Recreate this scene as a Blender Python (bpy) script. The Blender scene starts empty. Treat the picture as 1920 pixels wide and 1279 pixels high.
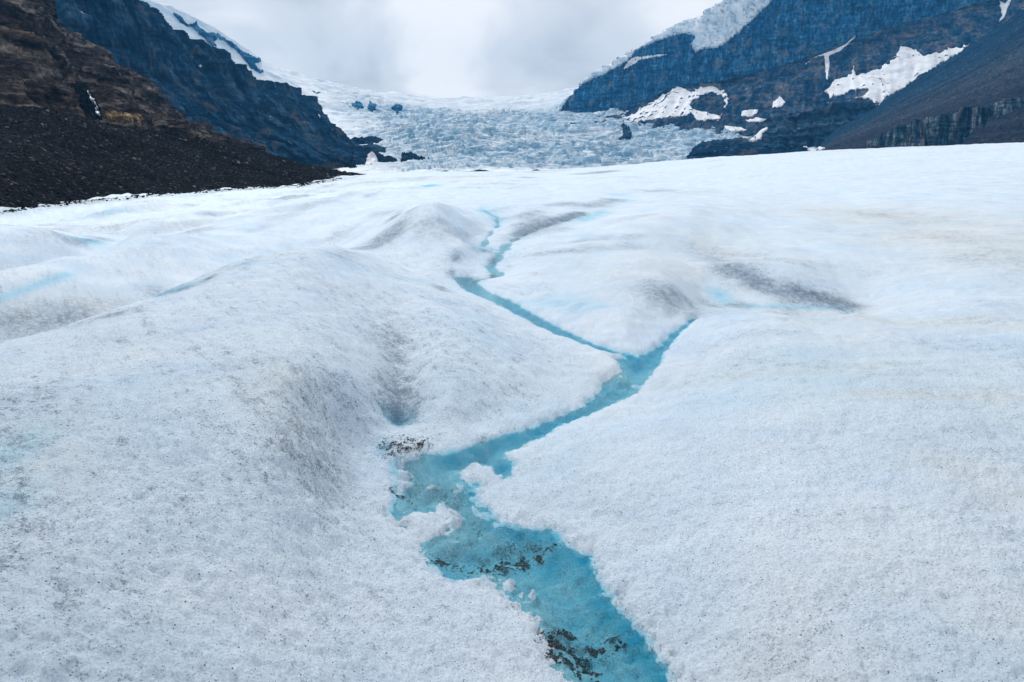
import bpy, math, random
import numpy as np
from mathutils import Vector
from mathutils.bvhtree import BVHTree

random.seed(11)
rng = np.random.default_rng(11)
scene = bpy.context.scene
col = scene.collection

# ------------------------------------------------------------------ camera
CAM_H = 2.4
PITCH = math.radians(13.6)
LENS = 24.0
cam_data = bpy.data.cameras.new('camera')
cam_data.lens = LENS
cam_data.sensor_width = 36.0
cam_data.sensor_fit = 'HORIZONTAL'
cam_data.clip_start = 0.05
cam_data.clip_end = 40000.0
cam = bpy.data.objects.new('camera', cam_data)
cam.location = (0.0, 0.0, CAM_H)
cam.rotation_euler = (math.pi / 2 - PITCH, 0.0, 0.0)
col.objects.link(cam)
scene.camera = cam

# ------------------------------------------------------------------ sky, sun, exposure
SUN_EL = math.radians(39)
SUN_AZ = math.radians(-27)         # clockwise from +Y, so ahead and to the left
world = bpy.data.worlds.new('World')
scene.world = world
world.use_nodes = True
wn, wl = world.node_tree.nodes, world.node_tree.links
wn.clear()


def N(nodes, kind, **kw):
    n = nodes.new(kind)
    for k, v in kw.items():
        if k.startswith('i_'):
            n.inputs[k[2:].replace('_', ' ')].default_value = v
        else:
            setattr(n, k, v)
    return n


w_out = N(wn, 'ShaderNodeOutputWorld')
w_bg = N(wn, 'ShaderNodeBackground')
w_bg.inputs['Strength'].default_value = 0.1
w_sky = N(wn, 'ShaderNodeTexSky', sky_type='NISHITA')
w_sky.sun_disc = False
w_sky.sun_elevation = SUN_EL
w_sky.sun_rotation = SUN_AZ
w_sky.altitude = 2000.0
w_tc = N(wn, 'ShaderNodeTexCoord')
w_sep = N(wn, 'ShaderNodeSeparateXYZ')
w_abs = N(wn, 'ShaderNodeMath', operation='ABSOLUTE')
w_add = N(wn, 'ShaderNodeMath', operation='ADD')
w_add.inputs[1].default_value = 0.48
w_dx = N(wn, 'ShaderNodeMath', operation='DIVIDE')
w_dy = N(wn, 'ShaderNodeMath', operation='DIVIDE')
w_cmb = N(wn, 'ShaderNodeCombineXYZ')
wl.new(w_tc.outputs['Generated'], w_sep.inputs[0])
wl.new(w_sep.outputs['Z'], w_abs.inputs[0])
wl.new(w_abs.outputs[0], w_add.inputs[0])
wl.new(w_sep.outputs['X'], w_dx.inputs[0]); wl.new(w_add.outputs[0], w_dx.inputs[1])
wl.new(w_sep.outputs['Y'], w_dy.inputs[0]); wl.new(w_add.outputs[0], w_dy.inputs[1])
wl.new(w_dx.outputs[0], w_cmb.inputs[0]); wl.new(w_dy.outputs[0], w_cmb.inputs[1])
w_map = N(wn, 'ShaderNodeMapping')
w_map.inputs['Location'].default_value = (5.15, 2.6, 0.7)
wl.new(w_cmb.outputs[0], w_map.inputs['Vector'])
w_n1 = N(wn, 'ShaderNodeTexNoise')
w_n1.inputs['Scale'].default_value = 2.7
w_n1.inputs['Detail'].default_value = 7.0
w_n1.inputs['Roughness'].default_value = 0.48
w_n1.inputs['Distortion'].default_value = 0.35
wl.new(w_map.outputs[0], w_n1.inputs['Vector'])
w_ramp = N(wn, 'ShaderNodeValToRGB')
cr = w_ramp.color_ramp
cr.interpolation = 'EASE'
cr.elements[0].position = 0.34; cr.elements[0].color = (0.52, 0.56, 0.62, 1)
cr.elements[1].position = 0.62; cr.elements[1].color = (0.92, 0.925, 0.935, 1)
e = cr.elements.new(0.48); e.color = (0.68, 0.715, 0.765, 1)
wl.new(w_n1.outputs['Fac'], w_ramp.inputs[0])
w_sc = N(wn, 'ShaderNodeVectorMath', operation='SCALE')
w_sc.inputs['Scale'].default_value = 7.7
wl.new(w_ramp.outputs['Color'], w_sc.inputs[0])
w_mix = N(wn, 'ShaderNodeMix', data_type='RGBA')
w_mix.inputs['Factor'].default_value = 0.95
wl.new(w_sky.outputs['Color'], w_mix.inputs['A'])
wl.new(w_sc.outputs[0], w_mix.inputs['B'])
wl.new(w_mix.outputs['Result'], w_bg.inputs['Color'])
wl.new(w_bg.outputs[0], w_out.inputs['Surface'])

sun_data = bpy.data.lights.new('sun', 'SUN')
sun_data.energy = 1.5
sun_data.angle = math.radians(14)
sun_data.color = (1.0, 0.965, 0.91)
sun = bpy.data.objects.new('sun', sun_data)
sd_ = Vector((math.sin(SUN_AZ) * math.cos(SUN_EL), math.cos(SUN_AZ) * math.cos(SUN_EL), math.sin(SUN_EL)))
sun.rotation_euler = sd_.to_track_quat('Z', 'Y').to_euler()
sun.location = (0, 0, 60)
col.objects.link(sun)

scene.view_settings.view_transform = 'Standard'
scene.view_settings.look = 'None'
scene.view_settings.exposure = 0.62
scene.view_settings.gamma = 1.0
scene.view_settings.use_curve_mapping = False
scene.render.engine = 'CYCLES'
scene.cycles.use_denoising = True
scene.cycles.max_bounces = 6
scene.cycles.diffuse_bounces = 3
scene.cycles.transparent_max_bounces = 8
scene.cycles.volume_bounces = 0

# ------------------------------------------------------------------ helpers: projection, noise
F = LENS / 36.0 * 1920.0
CP, SP = math.cos(PITCH), math.sin(PITCH)


def ray(px, py):
    """direction per metre of forward (Y) distance for a point seen at px, py of the 1920x1279 photograph"""
    px = np.asarray(px, float); py = np.asarray(py, float)
    u = (639.5 - py) / F
    k = CP + u * SP
    return (px - 960.0) / F / k, (u * CP - SP) / k


def at(px, py, Y):
    rx, m = ray(px, py)
    Y = np.asarray(Y, float)
    return np.stack([rx * Y, Y + 0 * rx, CAM_H + m * Y], -1)


_P = np.random.default_rng(3).permutation(256)
_P = np.concatenate([_P, _P]).astype(np.int64)
_A = np.random.default_rng(4).uniform(0, 2 * np.pi, 256)
_GX, _GY = np.cos(_A), np.sin(_A)
_G3 = np.random.default_rng(5).normal(size=(256, 3))
_G3 /= np.linalg.norm(_G3, axis=1, keepdims=True)
_R1 = np.random.default_rng(6).uniform(0, 1, 256)
_R2 = np.random.default_rng(7).uniform(0, 1, 256)


def _q(t):
    return t * t * t * (t * (t * 6 - 15) + 10)


def n2(x, y, seed=0):
    x = np.asarray(x, float) + seed * 17.31; y = np.asarray(y, float) - seed * 9.77
    fx, fy = np.floor(x), np.floor(y)
    ix, iy = fx.astype(np.int64) & 255, fy.astype(np.int64) & 255
    dx, dy = x - fx, y - fy
    a0 = _P[ix]; a1 = _P[(ix + 1) & 255]
    jy = (iy + 1) & 255

    def g(a, b, ax, ay):
        k = _P[(a + b) & 255]
        return _GX[k] * ax + _GY[k] * ay
    u, v = _q(dx), _q(dy)
    p = g(a0, iy, dx, dy); q = g(a1, iy, dx - 1, dy)
    r = g(a0, jy, dx, dy - 1); s = g(a1, jy, dx - 1, dy - 1)
    return 1.5 * ((p + (q - p) * u) * (1 - v) + (r + (s - r) * u) * v)


def fbm2(x, y, octv=4, gain=0.5, lac=2.03, seed=0):
    t = 0; a = 1.0; f = 1.0; tot = 0
    for o in range(octv):
        t = t + a * n2(x * f, y * f, seed + o * 3)
        tot += a; a *= gain; f *= lac
    return t / tot


def ridge2(x, y, octv=4, seed=0):
    t = 0; a = 1.0; f = 1.0; tot = 0
    for o in range(octv):
        t = t + a * (1 - 2 * np.abs(n2(x * f, y * f, seed + o * 5)))
        tot += a; a *= 0.5; f *= 2.1
    return t / tot


def n3(x, y, z, seed=0):
    x = np.asarray(x, float) + seed * 13.7; y = np.asarray(y, float) + seed * 5.1; z = np.asarray(z, float)
    fx, fy, fz = np.floor(x), np.floor(y), np.floor(z)
    ix, iy, iz = (a.astype(np.int64) & 255 for a in (fx, fy, fz))
    d = (x - fx, y - fy, z - fz)
    u, v, w = (_q(t) for t in d)
    out = 0
    for i in (0, 1):
        for j in (0, 1):
            for k in (0, 1):
                h = _P[(_P[(_P[(ix + i) & 255] + iy + j) & 255] + iz + k) & 255]
                g = _G3[h]
                val = g[..., 0] * (d[0] - i) + g[..., 1] * (d[1] - j) + g[..., 2] * (d[2] - k)
                out = out + val * (u if i else 1 - u) * (v if j else 1 - v) * (w if k else 1 - w)
    return 1.6 * out


def fbm3(x, y, z, octv=4, gain=0.5, seed=0):
    t = 0; a = 1.0; f = 1.0; tot = 0
    for o in range(octv):
        t = t + a * n3(x * f, y * f, z * f, seed + o * 3)
        tot += a; a *= gain; f *= 2.05
    return t / tot


def worley(x, y, seed=0):
    """F1, F2 and the nearest cell's random number"""
    x = np.asarray(x, float); y = np.asarray(y, float)
    fx, fy = np.floor(x).astype(np.int64), np.floor(y).astype(np.int64)
    f1 = np.full(x.shape, 9.0); f2 = np.full(x.shape, 9.0); cid = np.zeros(x.shape)
    for i in (-1, 0, 1):
        for j in (-1, 0, 1):
            cx, cy = fx + i, fy + j
            h = _P[(_P[(cx + seed * 31) & 255] + cy) & 255]
            d = np.hypot(cx + _R1[h] - x, cy + _R2[h] - y)
            nearer = d < f1
            f2 = np.where(nearer, f1, np.minimum(f2, d))
            cid = np.where(nearer, _R1[(h * 7 + 13) & 255], cid)
            f1 = np.where(nearer, d, f1)
    return f1, f2, cid


def sstep(a, b, x):
    t = np.clip((x - a) / (b - a), 0, 1)
    return t * t * (3 - 2 * t)


# ------------------------------------------------------------------ helpers: meshes, tags
def mesh_from(name, verts, quads=None, tris=None, smooth=True):
    me = bpy.data.meshes.new(name)
    verts = np.asarray(verts, np.float32).reshape(-1, 3)
    nq = 0 if quads is None else len(quads)
    nt = 0 if tris is None else len(tris)
    me.vertices.add(len(verts))
    me.vertices.foreach_set('co', verts.ravel())
    loops = []
    if nq:
        loops.append(np.asarray(quads, np.int32).ravel())
    if nt:
        loops.append(np.asarray(tris, np.int32).ravel())
    loops = np.concatenate(loops)
    me.loops.add(len(loops))
    me.loops.foreach_set('vertex_index', loops)
    me.polygons.add(nq + nt)
    starts = np.concatenate([np.arange(nq) * 4, nq * 4 + np.arange(nt) * 3]).astype(np.int32)
    me.polygons.foreach_set('loop_start', starts)
    if smooth:
        me.polygons.foreach_set('use_smooth', np.ones(nq + nt, bool))
    me.update(calc_edges=True)
    me.validate()
    return me


def attr(me, name, vals):
    a = me.attributes.new(name, 'FLOAT', 'POINT')
    a.data.foreach_set('value', np.asarray(vals, np.float32).ravel())


def link(name, me, mat, label, cat=None, kind=None, group=None, parent=None):
    o = bpy.data.objects.new(name, me)
    if mat is not None:
        me.materials.clear()
        me.materials.append(mat)
    col.objects.link(o)
    if parent is not None:
        o.parent = parent
    if label:
        o['label'] = label
    if cat:
        o['category'] = cat
    if kind:
        o['kind'] = kind
    if group:
        o['group'] = group
    return o


def grid_quads(nv, nu):
    i = np.arange(nv * nu).reshape(nv, nu)
    return np.stack([i[:-1, :-1], i[:-1, 1:], i[1:, 1:], i[1:, :-1]], -1).reshape(-1, 4)


# ------------------------------------------------------------------ helpers: materials
def new_mat(name):
    m = bpy.data.materials.new(name)
    m.use_nodes = True
    t = m.node_tree
    t.nodes.clear()
    out = t.nodes.new('ShaderNodeOutputMaterial')
    b = t.nodes.new('ShaderNodeBsdfPrincipled')
    t.links.new(b.outputs[0], out.inputs['Surface'])
    return m, t.nodes, t.links, b


def nz(nodes, links, vec, scale, detail=4.0, rough=0.55, dist=0.0):
    n = nodes.new('ShaderNodeTexNoise')
    n.inputs['Scale'].default_value = scale
    n.inputs['Detail'].default_value = detail
    n.inputs['Roughness'].default_value = rough
    n.inputs['Distortion'].default_value = dist
    links.new(vec, n.inputs['Vector'])
    return n.outputs['Fac']


def mapped(nodes, links, vec, scale, rot=(0, 0, 0)):
    m = nodes.new('ShaderNodeMapping')
    m.inputs['Scale'].default_value = scale
    m.inputs['Rotation'].default_value = rot
    links.new(vec, m.inputs['Vector'])
    return m.outputs[0]


def ramp(nodes, links, fac, stops):
    r = nodes.new('ShaderNodeValToRGB')
    c = r.color_ramp
    while len(c.elements) < len(stops):
        c.elements.new(0.5)
    for el, (p, v) in zip(c.elements, stops):
        el.position = p
        el.color = (*v, 1) if isinstance(v, tuple) else (v, v, v, 1)
    links.new(fac, r.inputs[0])
    return r.outputs['Color']


def mixc(nodes, links, fac, a, b, mode='MIX'):
    m = nodes.new('ShaderNodeMix')
    m.data_type = 'RGBA'
    m.blend_type = mode
    for sock, v in (('Factor', fac), ('A', a), ('B', b)):
        s = [x for x in m.inputs if x.name == sock and x.type == ('VALUE' if sock == 'Factor' else 'RGBA')][0]
        if isinstance(v, (int, float)):
            s.default_value = v
        elif isinstance(v, tuple):
            s.default_value = (*v, 1)
        else:
            links.new(v, s)
    return [x for x in m.outputs if x.type == 'RGBA'][0]


def mth(nodes, links, op, a, b=None, c=None, clamp=False):
    m = nodes.new('ShaderNodeMath')
    m.operation = op
    m.use_clamp = clamp
    for i, v in enumerate((a, b, c)):
        if v is None:
            continue
        if isinstance(v, (int, float)):
            m.inputs[i].default_value = v
        else:
            links.new(v, m.inputs[i])
    return m.outputs[0]


def at_attr(nodes, name):
    a = nodes.new('ShaderNodeAttribute')
    a.attribute_name = name
    return a.outputs['Fac']


def bump(nodes, links, h, strength, dist, bsdf, prev=None):
    b = nodes.new('ShaderNodeBump')
    b.inputs['Strength'].default_value = strength
    b.inputs['Distance'].default_value = dist
    links.new(h, b.inputs['Height'])
    if prev is not None:
        links.new(prev, b.inputs['Normal'])
    links.new(b.outputs[0], bsdf.inputs['Normal'])
    return b.outputs[0]


def ice_material():
    m, n, l, b = new_mat('glacier_ice')
    pos = n.new('ShaderNodeNewGeometry').outputs['Position']
    dirt_and_shade, blue, warm = at_attr(n, 'dirt_and_shade'), at_attr(n, 'blue'), at_attr(n, 'warm')
    # clean ice, slightly uneven in whiteness
    big = nz(n, l, pos, 0.9, 5, 0.6)
    base = ramp(n, l, big, [(0.3, (0.60, 0.735, 0.89)), (0.5, (0.70, 0.805, 0.92)), (0.7, (0.79, 0.865, 0.945))])
    grain = nz(n, l, pos, 95.0, 3, 0.7)
    base = mixc(n, l, 1.0, base, ramp(n, l, grain, [(0.33, (0.70, 0.76, 0.83)), (0.48, (1.0, 1.0, 1.0)), (0.68, (1.16, 1.12, 1.08))]), 'MULTIPLY')
    base = mixc(n, l, mth(n, l, 'MULTIPLY', warm, 0.8), base, (0.75, 0.74, 0.70))
    # bare blue ice
    bl = nz(n, l, pos, 14.0, 4, 0.65)
    bluec = ramp(n, l, bl, [(0.3, (0.003, 0.38, 0.62)), (0.7, (0.02, 0.52, 0.76))])
    palec = (0.38, 0.68, 0.84)
    f1 = mth(n, l, 'MULTIPLY', blue, 2.0, clamp=True)
    f2 = mth(n, l, 'MULTIPLY_ADD', blue, 2.0, -1.0, clamp=True)
    base = mixc(n, l, f1, base, palec)
    base = mixc(n, l, f2, base, bluec)
    # specks of wind-blown grit frozen into the surface; they also carry the painted bank shade
    g1 = nz(n, l, pos, 60.0, 4, 0.75)
    g2 = nz(n, l, pos, 24.0, 5, 0.7)
    g3 = nz(n, l, pos, 150.0, 2, 0.6)
    gr = mth(n, l, 'ADD', mth(n, l, 'MULTIPLY', g1, 0.5), mth(n, l, 'MULTIPLY', g2, 0.5))
    thr = mth(n, l, 'MULTIPLY_ADD', dirt_and_shade, -0.235, 0.648)
    sp = mth(n, l, 'MULTIPLY', mth(n, l, 'SUBTRACT', gr, thr), 16.0, clamp=True)
    sp = mth(n, l, 'MULTIPLY', sp, mth(n, l, 'MULTIPLY_ADD', g3, 2.6, -0.75, clamp=True))
    dcol = ramp(n, l, g2, [(0.3, (0.030, 0.045, 0.065)), (0.7, (0.13, 0.145, 0.165))])
    base = mixc(n, l, mth(n, l, 'MULTIPLY', sp, 0.9), base, dcol)
    for sc_, rad, dens in ((62.0, 0.20, 0.42), (115.0, 0.24, 0.55)):
        pv_ = n.new('ShaderNodeTexVoronoi')
        pv_.inputs['Scale'].default_value = sc_
        l.new(pos, pv_.inputs['Vector'])
        sc3 = n.new('ShaderNodeSeparateColor')
        l.new(pv_.outputs['Color'], sc3.inputs[0])
        near_c = mth(n, l, 'LESS_THAN', pv_.outputs['Distance'], mth(n, l, 'MULTIPLY_ADD', sc3.outputs[1], rad, 0.10))
        some = mth(n, l, 'LESS_THAN', sc3.outputs[0], mth(n, l, 'MULTIPLY_ADD', dirt_and_shade, dens, 0.015))
        base = mixc(n, l, mth(n, l, 'MULTIPLY', mth(n, l, 'MULTIPLY', near_c, some), 0.82), base, (0.05, 0.065, 0.085))
    # an even grey film where dirt or painted bank shade is thick
    g4 = nz(n, l, pos, 7.0, 6, 0.72)
    film = mth(n, l, 'MULTIPLY', mth(n, l, 'POWER', dirt_and_shade, 1.6), ramp(n, l, mth(n, l, 'ADD', mth(n, l, 'MULTIPLY', g4, 0.5), mth(n, l, 'MULTIPLY', g1, 0.5)), [(0.42, 0.03), (0.60, 0.62)]), clamp=True)
    base = mixc(n, l, film, base, (0.17, 0.26, 0.37))
    base = mixc(n, l, mth(n, l, 'MULTIPLY', at_attr(n, 'veil'), ramp(n, l, nz(n, l, pos, 9.0, 8, 0.8), [(0.40, 0.12), (0.52, 0.7), (0.62, 1.0)])), base, (0.11, 0.18, 0.265))
    l.new(base, b.inputs['Base Color'])
    b.inputs['Roughness'].default_value = 0.62
    b.inputs['Specular IOR Level'].default_value = 0.08
    v = n.new('ShaderNodeTexVoronoi')
    v.inputs['Scale'].default_value = 55.0
    l.new(pos, v.inputs['Vector'])
    nb = bump(n, l, v.outputs['Distance'], 0.6, 0.014, b)
    bump(n, l, nz(n, l, pos, 48.0, 6, 0.78), 0.9, 0.022, b, nb)
    return m


def water_material():
    m, n, l, b = new_mat('meltwater')
    n.remove(b)
    out = [x for x in n if x.type == 'OUTPUT_MATERIAL'][0]
    tr = n.new('ShaderNodeBsdfTransparent')
    tr.inputs['Color'].default_value = (0.66, 0.96, 0.99, 1)
    gl = n.new('ShaderNodeBsdfGlossy')
    gl.inputs['Roughness'].default_value = 0.06
    fr = n.new('ShaderNodeFresnel')
    fr.inputs['IOR'].default_value = 1.18
    pos = n.new('ShaderNodeNewGeometry').outputs['Position']
    bp = n.new('ShaderNodeBump')
    bp.inputs['Strength'].default_value = 0.6
    bp.inputs['Distance'].default_value = 0.02
    h = nz(n, l, mapped(n, l, pos, (1.0, 1.8, 1.0)), 20.0, 5, 0.65, 0.8)
    l.new(h, bp.inputs['Height'])
    l.new(bp.outputs[0], gl.inputs['Normal'])
    l.new(bp.outputs[0], fr.inputs['Normal'])
    mx = n.new('ShaderNodeMixShader')
    l.new(fr.outputs[0], mx.inputs[0])
    l.new(tr.outputs[0], mx.inputs[1])
    l.new(gl.outputs[0], mx.inputs[2])
    l.new(mx.outputs[0], out.inputs['Surface'])
    return m


def rock_material(name, dark, mid, light, accent, scale, bump_d, streak=(1, 1, 0.22), accent_amt=0.62, ledge_snow=0.0, fine=6.0, strike=None):
    """dark/mid/light rock with vertical streaks, an accent stain and a little snow caught on flat ledges"""
    m, n, l, b = new_mat(name)
    geo = n.new('ShaderNodeNewGeometry')
    pos = geo.outputs['Position']
    if strike is not None:  # colour streaks along the strike stand in for shading on the flutes
        dp = n.new('ShaderNodeVectorMath')
        dp.operation = 'DOT_PRODUCT'
        dp.inputs[1].default_value = (strike[0], strike[1], 0)
        l.new(pos, dp.inputs[0])
        sx = n.new('ShaderNodeSeparateXYZ')
        l.new(pos, sx.inputs[0])
        cb_ = n.new('ShaderNodeCombineXYZ')
        l.new(dp.outputs['Value'], cb_.inputs[0])
        l.new(mth(n, l, 'MULTIPLY', sx.outputs['Z'], streak[2]), cb_.inputs[2])
        st = cb_.outputs[0]
    else:
        st = mapped(n, l, pos, streak)
    f = nz(n, l, st, scale, 8, 0.68, 0.3)
    base = ramp(n, l, f, [(0.36, dark), (0.5, mid), (0.64, light)])
    f2 = nz(n, l, st if strike is not None else pos, scale * fine * 0.6, 6, 0.7)
    base = mixc(n, l, 1.0, base, ramp(n, l, f2, [(0.36, (0.30, 0.32, 0.36)), (0.52, (1.0, 1.0, 1.0)), (0.68, (1.9, 1.8, 1.65))]), 'MULTIPLY')
    f4 = nz(n, l, pos, scale * 2.2, 7, 0.75)
    base = mixc(n, l, 1.0, base, ramp(n, l, f4, [(0.36, (0.42, 0.46, 0.52)), (0.55, (1.0, 1.0, 1.0)), (0.70, (1.5, 1.45, 1.35))]), 'MULTIPLY')
    f5 = nz(n, l, mapped(n, l, pos, (0.25, 0.25, 2.4)), scale * 1.1, 6, 0.7, 0.4)
    base = mixc(n, l, 1.0, base, ramp(n, l, f5, [(0.38, (0.45, 0.48, 0.52)), (0.52, (1.0, 1.0, 1.0)), (0.66, (1.55, 1.42, 1.28))]), 'MULTIPLY')
    f3 = nz(n, l, mapped(n, l, pos, (streak[0], streak[1], min(1, streak[2] * 2))), scale * 0.6, 5, 0.6)
    base = mixc(n, l, ramp(n, l, f3, [(accent_amt, 0.0), (accent_amt + 0.14, 0.75)]), base, accent)
    if ledge_snow:
        sep = n.new('ShaderNodeSeparateXYZ')
        l.new(geo.outputs['Normal'], sep.inputs[0])
        up = mth(n, l, 'MULTIPLY_ADD', sep.outputs['Z'], 4.0, -2.6, clamp=True)
        fs = nz(n, l, pos, scale * 1.7, 6, 0.75)
        sn = mth(n, l, 'MULTIPLY', up, ramp(n, l, fs, [(0.66 - ledge_snow * 0.2, 0.0), (0.72 - ledge_snow * 0.2, 1.0)]))
        base = mixc(n, l, sn, base, (0.80, 0.83, 0.87))
    l.new(base, b.inputs['Base Color'])
    b.inputs['Roughness'].default_value = 0.85
    b.inputs['Specular IOR Level'].default_value = 0.0
    h = mth(n, l, 'ADD', f, mth(n, l, 'MULTIPLY', f2, 0.35))
    bump(n, l, h, 0.9, bump_d, b)
    return m


def snow_material(name, white, shade, scale, bump_d, blue_steep=0.0, bluecol=(0.22, 0.45, 0.62), broken=False):
    m, n, l, b = new_mat(name)
    geo = n.new('ShaderNodeNewGeometry')
    pos = geo.outputs['Position']
    f = nz(n, l, mapped(n, l, pos, (1, 0.5, 1.6)), scale, 7, 0.62, 0.4)
    base = ramp(n, l, f, [(0.35, shade), (0.55, white)])
    if broken:
        fb = nz(n, l, mapped(n, l, pos, (0.8, 1.1, 2.2)), scale * 1.0, 8, 0.75, 0.6)
        ib = ramp(n, l, fb, [(0.36, (0.10, 0.25, 0.38)), (0.48, (0.31, 0.46, 0.58)), (0.62, (0.72, 0.77, 0.81))])
        fw = nz(n, l, mapped(n, l, pos, (0.6, 0.5, 1.4)), scale * 0.22, 5, 0.65, 0.3)
        ib = mixc(n, l, ramp(n, l, fw, [(0.52, 0.0), (0.66, 0.8)]), ib, (0.80, 0.83, 0.86))
        cv = nz(n, l, mapped(n, l, pos, (0.22, 1.3, 2.0)), scale * 1.3, 5, 0.6, 0.8)
        ib = mixc(n, l, ramp(n, l, cv, [(0.44, 0.0), (0.485, 0.85), (0.52, 0.0)]), ib, (0.07, 0.21, 0.34))
        base = mixc(n, l, at_attr(n, 'broken'), base, ib)
    if blue_steep:
        sep = n.new('ShaderNodeSeparateXYZ')
        l.new(geo.outputs['Normal'], sep.inputs[0])
        st = mth(n, l, 'MULTIPLY_ADD', sep.outputs['Z'], -2.2, 1.95, clamp=True)
        f2 = nz(n, l, pos, scale * 4, 5, 0.7)
        st = mth(n, l, 'MULTIPLY', st, ramp(n, l, f2, [(0.25, 0.35), (0.7, 1.0)]))
        base = mixc(n, l, mth(n, l, 'MULTIPLY', st, blue_steep), base, bluecol)
    l.new(base, b.inputs['Base Color'])
    b.inputs['Roughness'].default_value = 0.7
    b.inputs['Specular IOR Level'].default_value = 0.25
    bump(n, l, f, 0.5, bump_d, b)
    return m


def gravel_material(name, a, bcol, c, scale, bump_d, fall=False):
    m, n, l, b = new_mat(name)
    pos = n.new('ShaderNodeNewGeometry').outputs['Position']
    v = n.new('ShaderNodeTexVoronoi')
    v.inputs['Scale'].default_value = scale
    l.new(pos, v.inputs['Vector'])
    sep = n.new('ShaderNodeSeparateColor')
    l.new(v.outputs['Color'], sep.inputs[0])
    base = ramp(n, l, sep.outputs[0], [(0.0, a), (0.6, bcol), (0.93, bcol), (1.0, c)])
    if fall:
        cb_ = n.new('ShaderNodeCombineXYZ')
        l.new(at_attr(n, 'down'), cb_.inputs[0])
        l.new(at_attr(n, 'along'), cb_.inputs[1])
        f = nz(n, l, mapped(n, l, cb_.outputs[0], (26, 2.2, 1)), 1.0, 7, 0.65)
        tone = ramp(n, l, mth(n, l, 'ADD', at_attr(n, 'down'), mth(n, l, 'MULTIPLY_ADD', f, 0.3, -0.15)), [(0.0, (0.40, 0.95, 1.35)), (0.22, (0.55, 0.95, 1.25)), (0.42, (1.15, 1.15, 1.2)), (0.6, (0.75, 0.78, 0.88)), (1.0, (0.6, 0.6, 0.66))])
        base = mixc(n, l, 1.0, base, tone, 'MULTIPLY')
    else:
        f = nz(n, l, pos, 0.03, 6, 0.65)
    base = mixc(n, l, 1.0, base, ramp(n, l, f, [(0.3, (0.5, 0.53, 0.57)), (0.7, (1.45, 1.42, 1.40))]), 'MULTIPLY')
    l.new(base, b.inputs['Base Color'])
    b.inputs['Roughness'].default_value = 0.9
    b.inputs['Specular IOR Level'].default_value = 0.0
    bump(n, l, v.outputs['Distance'], 0.8, bump_d, b)
    return m


MAT = {}
MAT['ice'] = ice_material()
MAT['water'] = water_material()
MAT['blue_cliff'] = rock_material('haze_blue_cliff', (0.003, 0.020, 0.050), (0.012, 0.055, 0.12), (0.055, 0.115, 0.18), (0.12, 0.115, 0.105), 0.030, 6.0, streak=(1, 1, 0.20), accent_amt=0.56, ledge_snow=0.08, strike=(0.46, 0.88))  # blue of the distant air is put into the rock colour
MAT['far_cliff'] = rock_material('far_haze_cliff', (0.004, 0.065, 0.17), (0.014, 0.145, 0.33), (0.09, 0.25, 0.40), (0.17, 0.23, 0.28), 0.034, 8.0, streak=(1, 1, 0.34), accent_amt=0.55, ledge_snow=0.15, strike=(0.93, -0.37))  # rock colour made bluer to carry part of the haze
MAT['far_slope'] = rock_material('far_grey_slope', (0.002, 0.035, 0.10), (0.022, 0.070, 0.14), (0.13, 0.145, 0.18), (0.17, 0.155, 0.15), 0.026, 6.0, streak=(1, 1, 0.6), accent_amt=0.53, ledge_snow=0.10, strike=(0.93, -0.37))  # dark tones hold painted haze blue as well as rock
MAT['brown'] = rock_material('brown_rock', (0.009, 0.008, 0.009), (0.055, 0.044, 0.039), (0.22, 0.19, 0.165), (0.15, 0.075, 0.032), 0.060, 3.0, streak=(0.35, 0.35, 1.3), accent_amt=0.66)
MAT['band'] = rock_material('fluted_band_rock', (0.002, 0.020, 0.05), (0.030, 0.075, 0.12), (0.20, 0.23, 0.26), (0.15, 0.14, 0.13), 0.085, 4.0, streak=(1, 1, 0.14), accent_amt=0.64, strike=(0.88, -0.47))
MAT['wet_rock'] = rock_material('wet_black_rock', (0.003, 0.004, 0.006), (0.008, 0.011, 0.016), (0.03, 0.035, 0.045), (0.02, 0.02, 0.02), 0.10, 1.0)
MAT['ochre'] = rock_material('ochre_rock', (0.10, 0.07, 0.045), (0.28, 0.20, 0.12), (0.40, 0.31, 0.20), (0.22, 0.14, 0.07), 0.12, 0.8, streak=(1, 1, 0.4), accent_amt=0.6)
MAT['snow'] = snow_material('old_snow', (0.82, 0.84, 0.87), (0.58, 0.60, 0.63), 0.022, 1.5)
MAT['icefall'] = snow_material('icefall_ice', (0.82, 0.86, 0.90), (0.62, 0.71, 0.80), 0.02, 3.0, 0.9, (0.15, 0.37, 0.53), True)
MAT['hanging'] = snow_material('hanging_ice', (0.84, 0.88, 0.92), (0.48, 0.62, 0.74), 0.026, 6.0, 0.30, (0.30, 0.55, 0.70))
MAT['gravel'] = gravel_material('moraine_gravel', (0.005, 0.007, 0.010), (0.019, 0.023, 0.029), (0.10, 0.10, 0.10), 1.6, 0.4)
MAT['scree'] = gravel_material('scree', (0.020, 0.034, 0.052), (0.045, 0.062, 0.085), (0.10, 0.105, 0.115), 0.35, 0.8, fall=True)

# ------------------------------------------------------------------ the glacier's shape
SLOPE = 0.03                     # the stream climbs 3 cm per metre away from the photographer


def on_stream(px, py):
    rx, m = ray(px, py)
    Y = CAM_H / (SLOPE - m)
    return np.stack([rx * Y, Y], -1)


ctrl = []                        # X, Y, Z


def cz(px, py, z):
    rx, m = ray(px, py)
    Y = (z - CAM_H) / m
    ctrl.append((float(rx * Y), float(Y), z))


def cy(px, py, Y):
    ctrl.append(tuple(float(v) for v in at(px, py, Y)))


def cs(px, py, dz):
    """a point dz above the level of the stream at its distance"""
    rx, m = ray(px, py)
    Y = (CAM_H - dz) / (SLOPE - m)
    ctrl.append((float(rx * Y), float(Y), float(SLOPE * Y + dz)))


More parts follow.
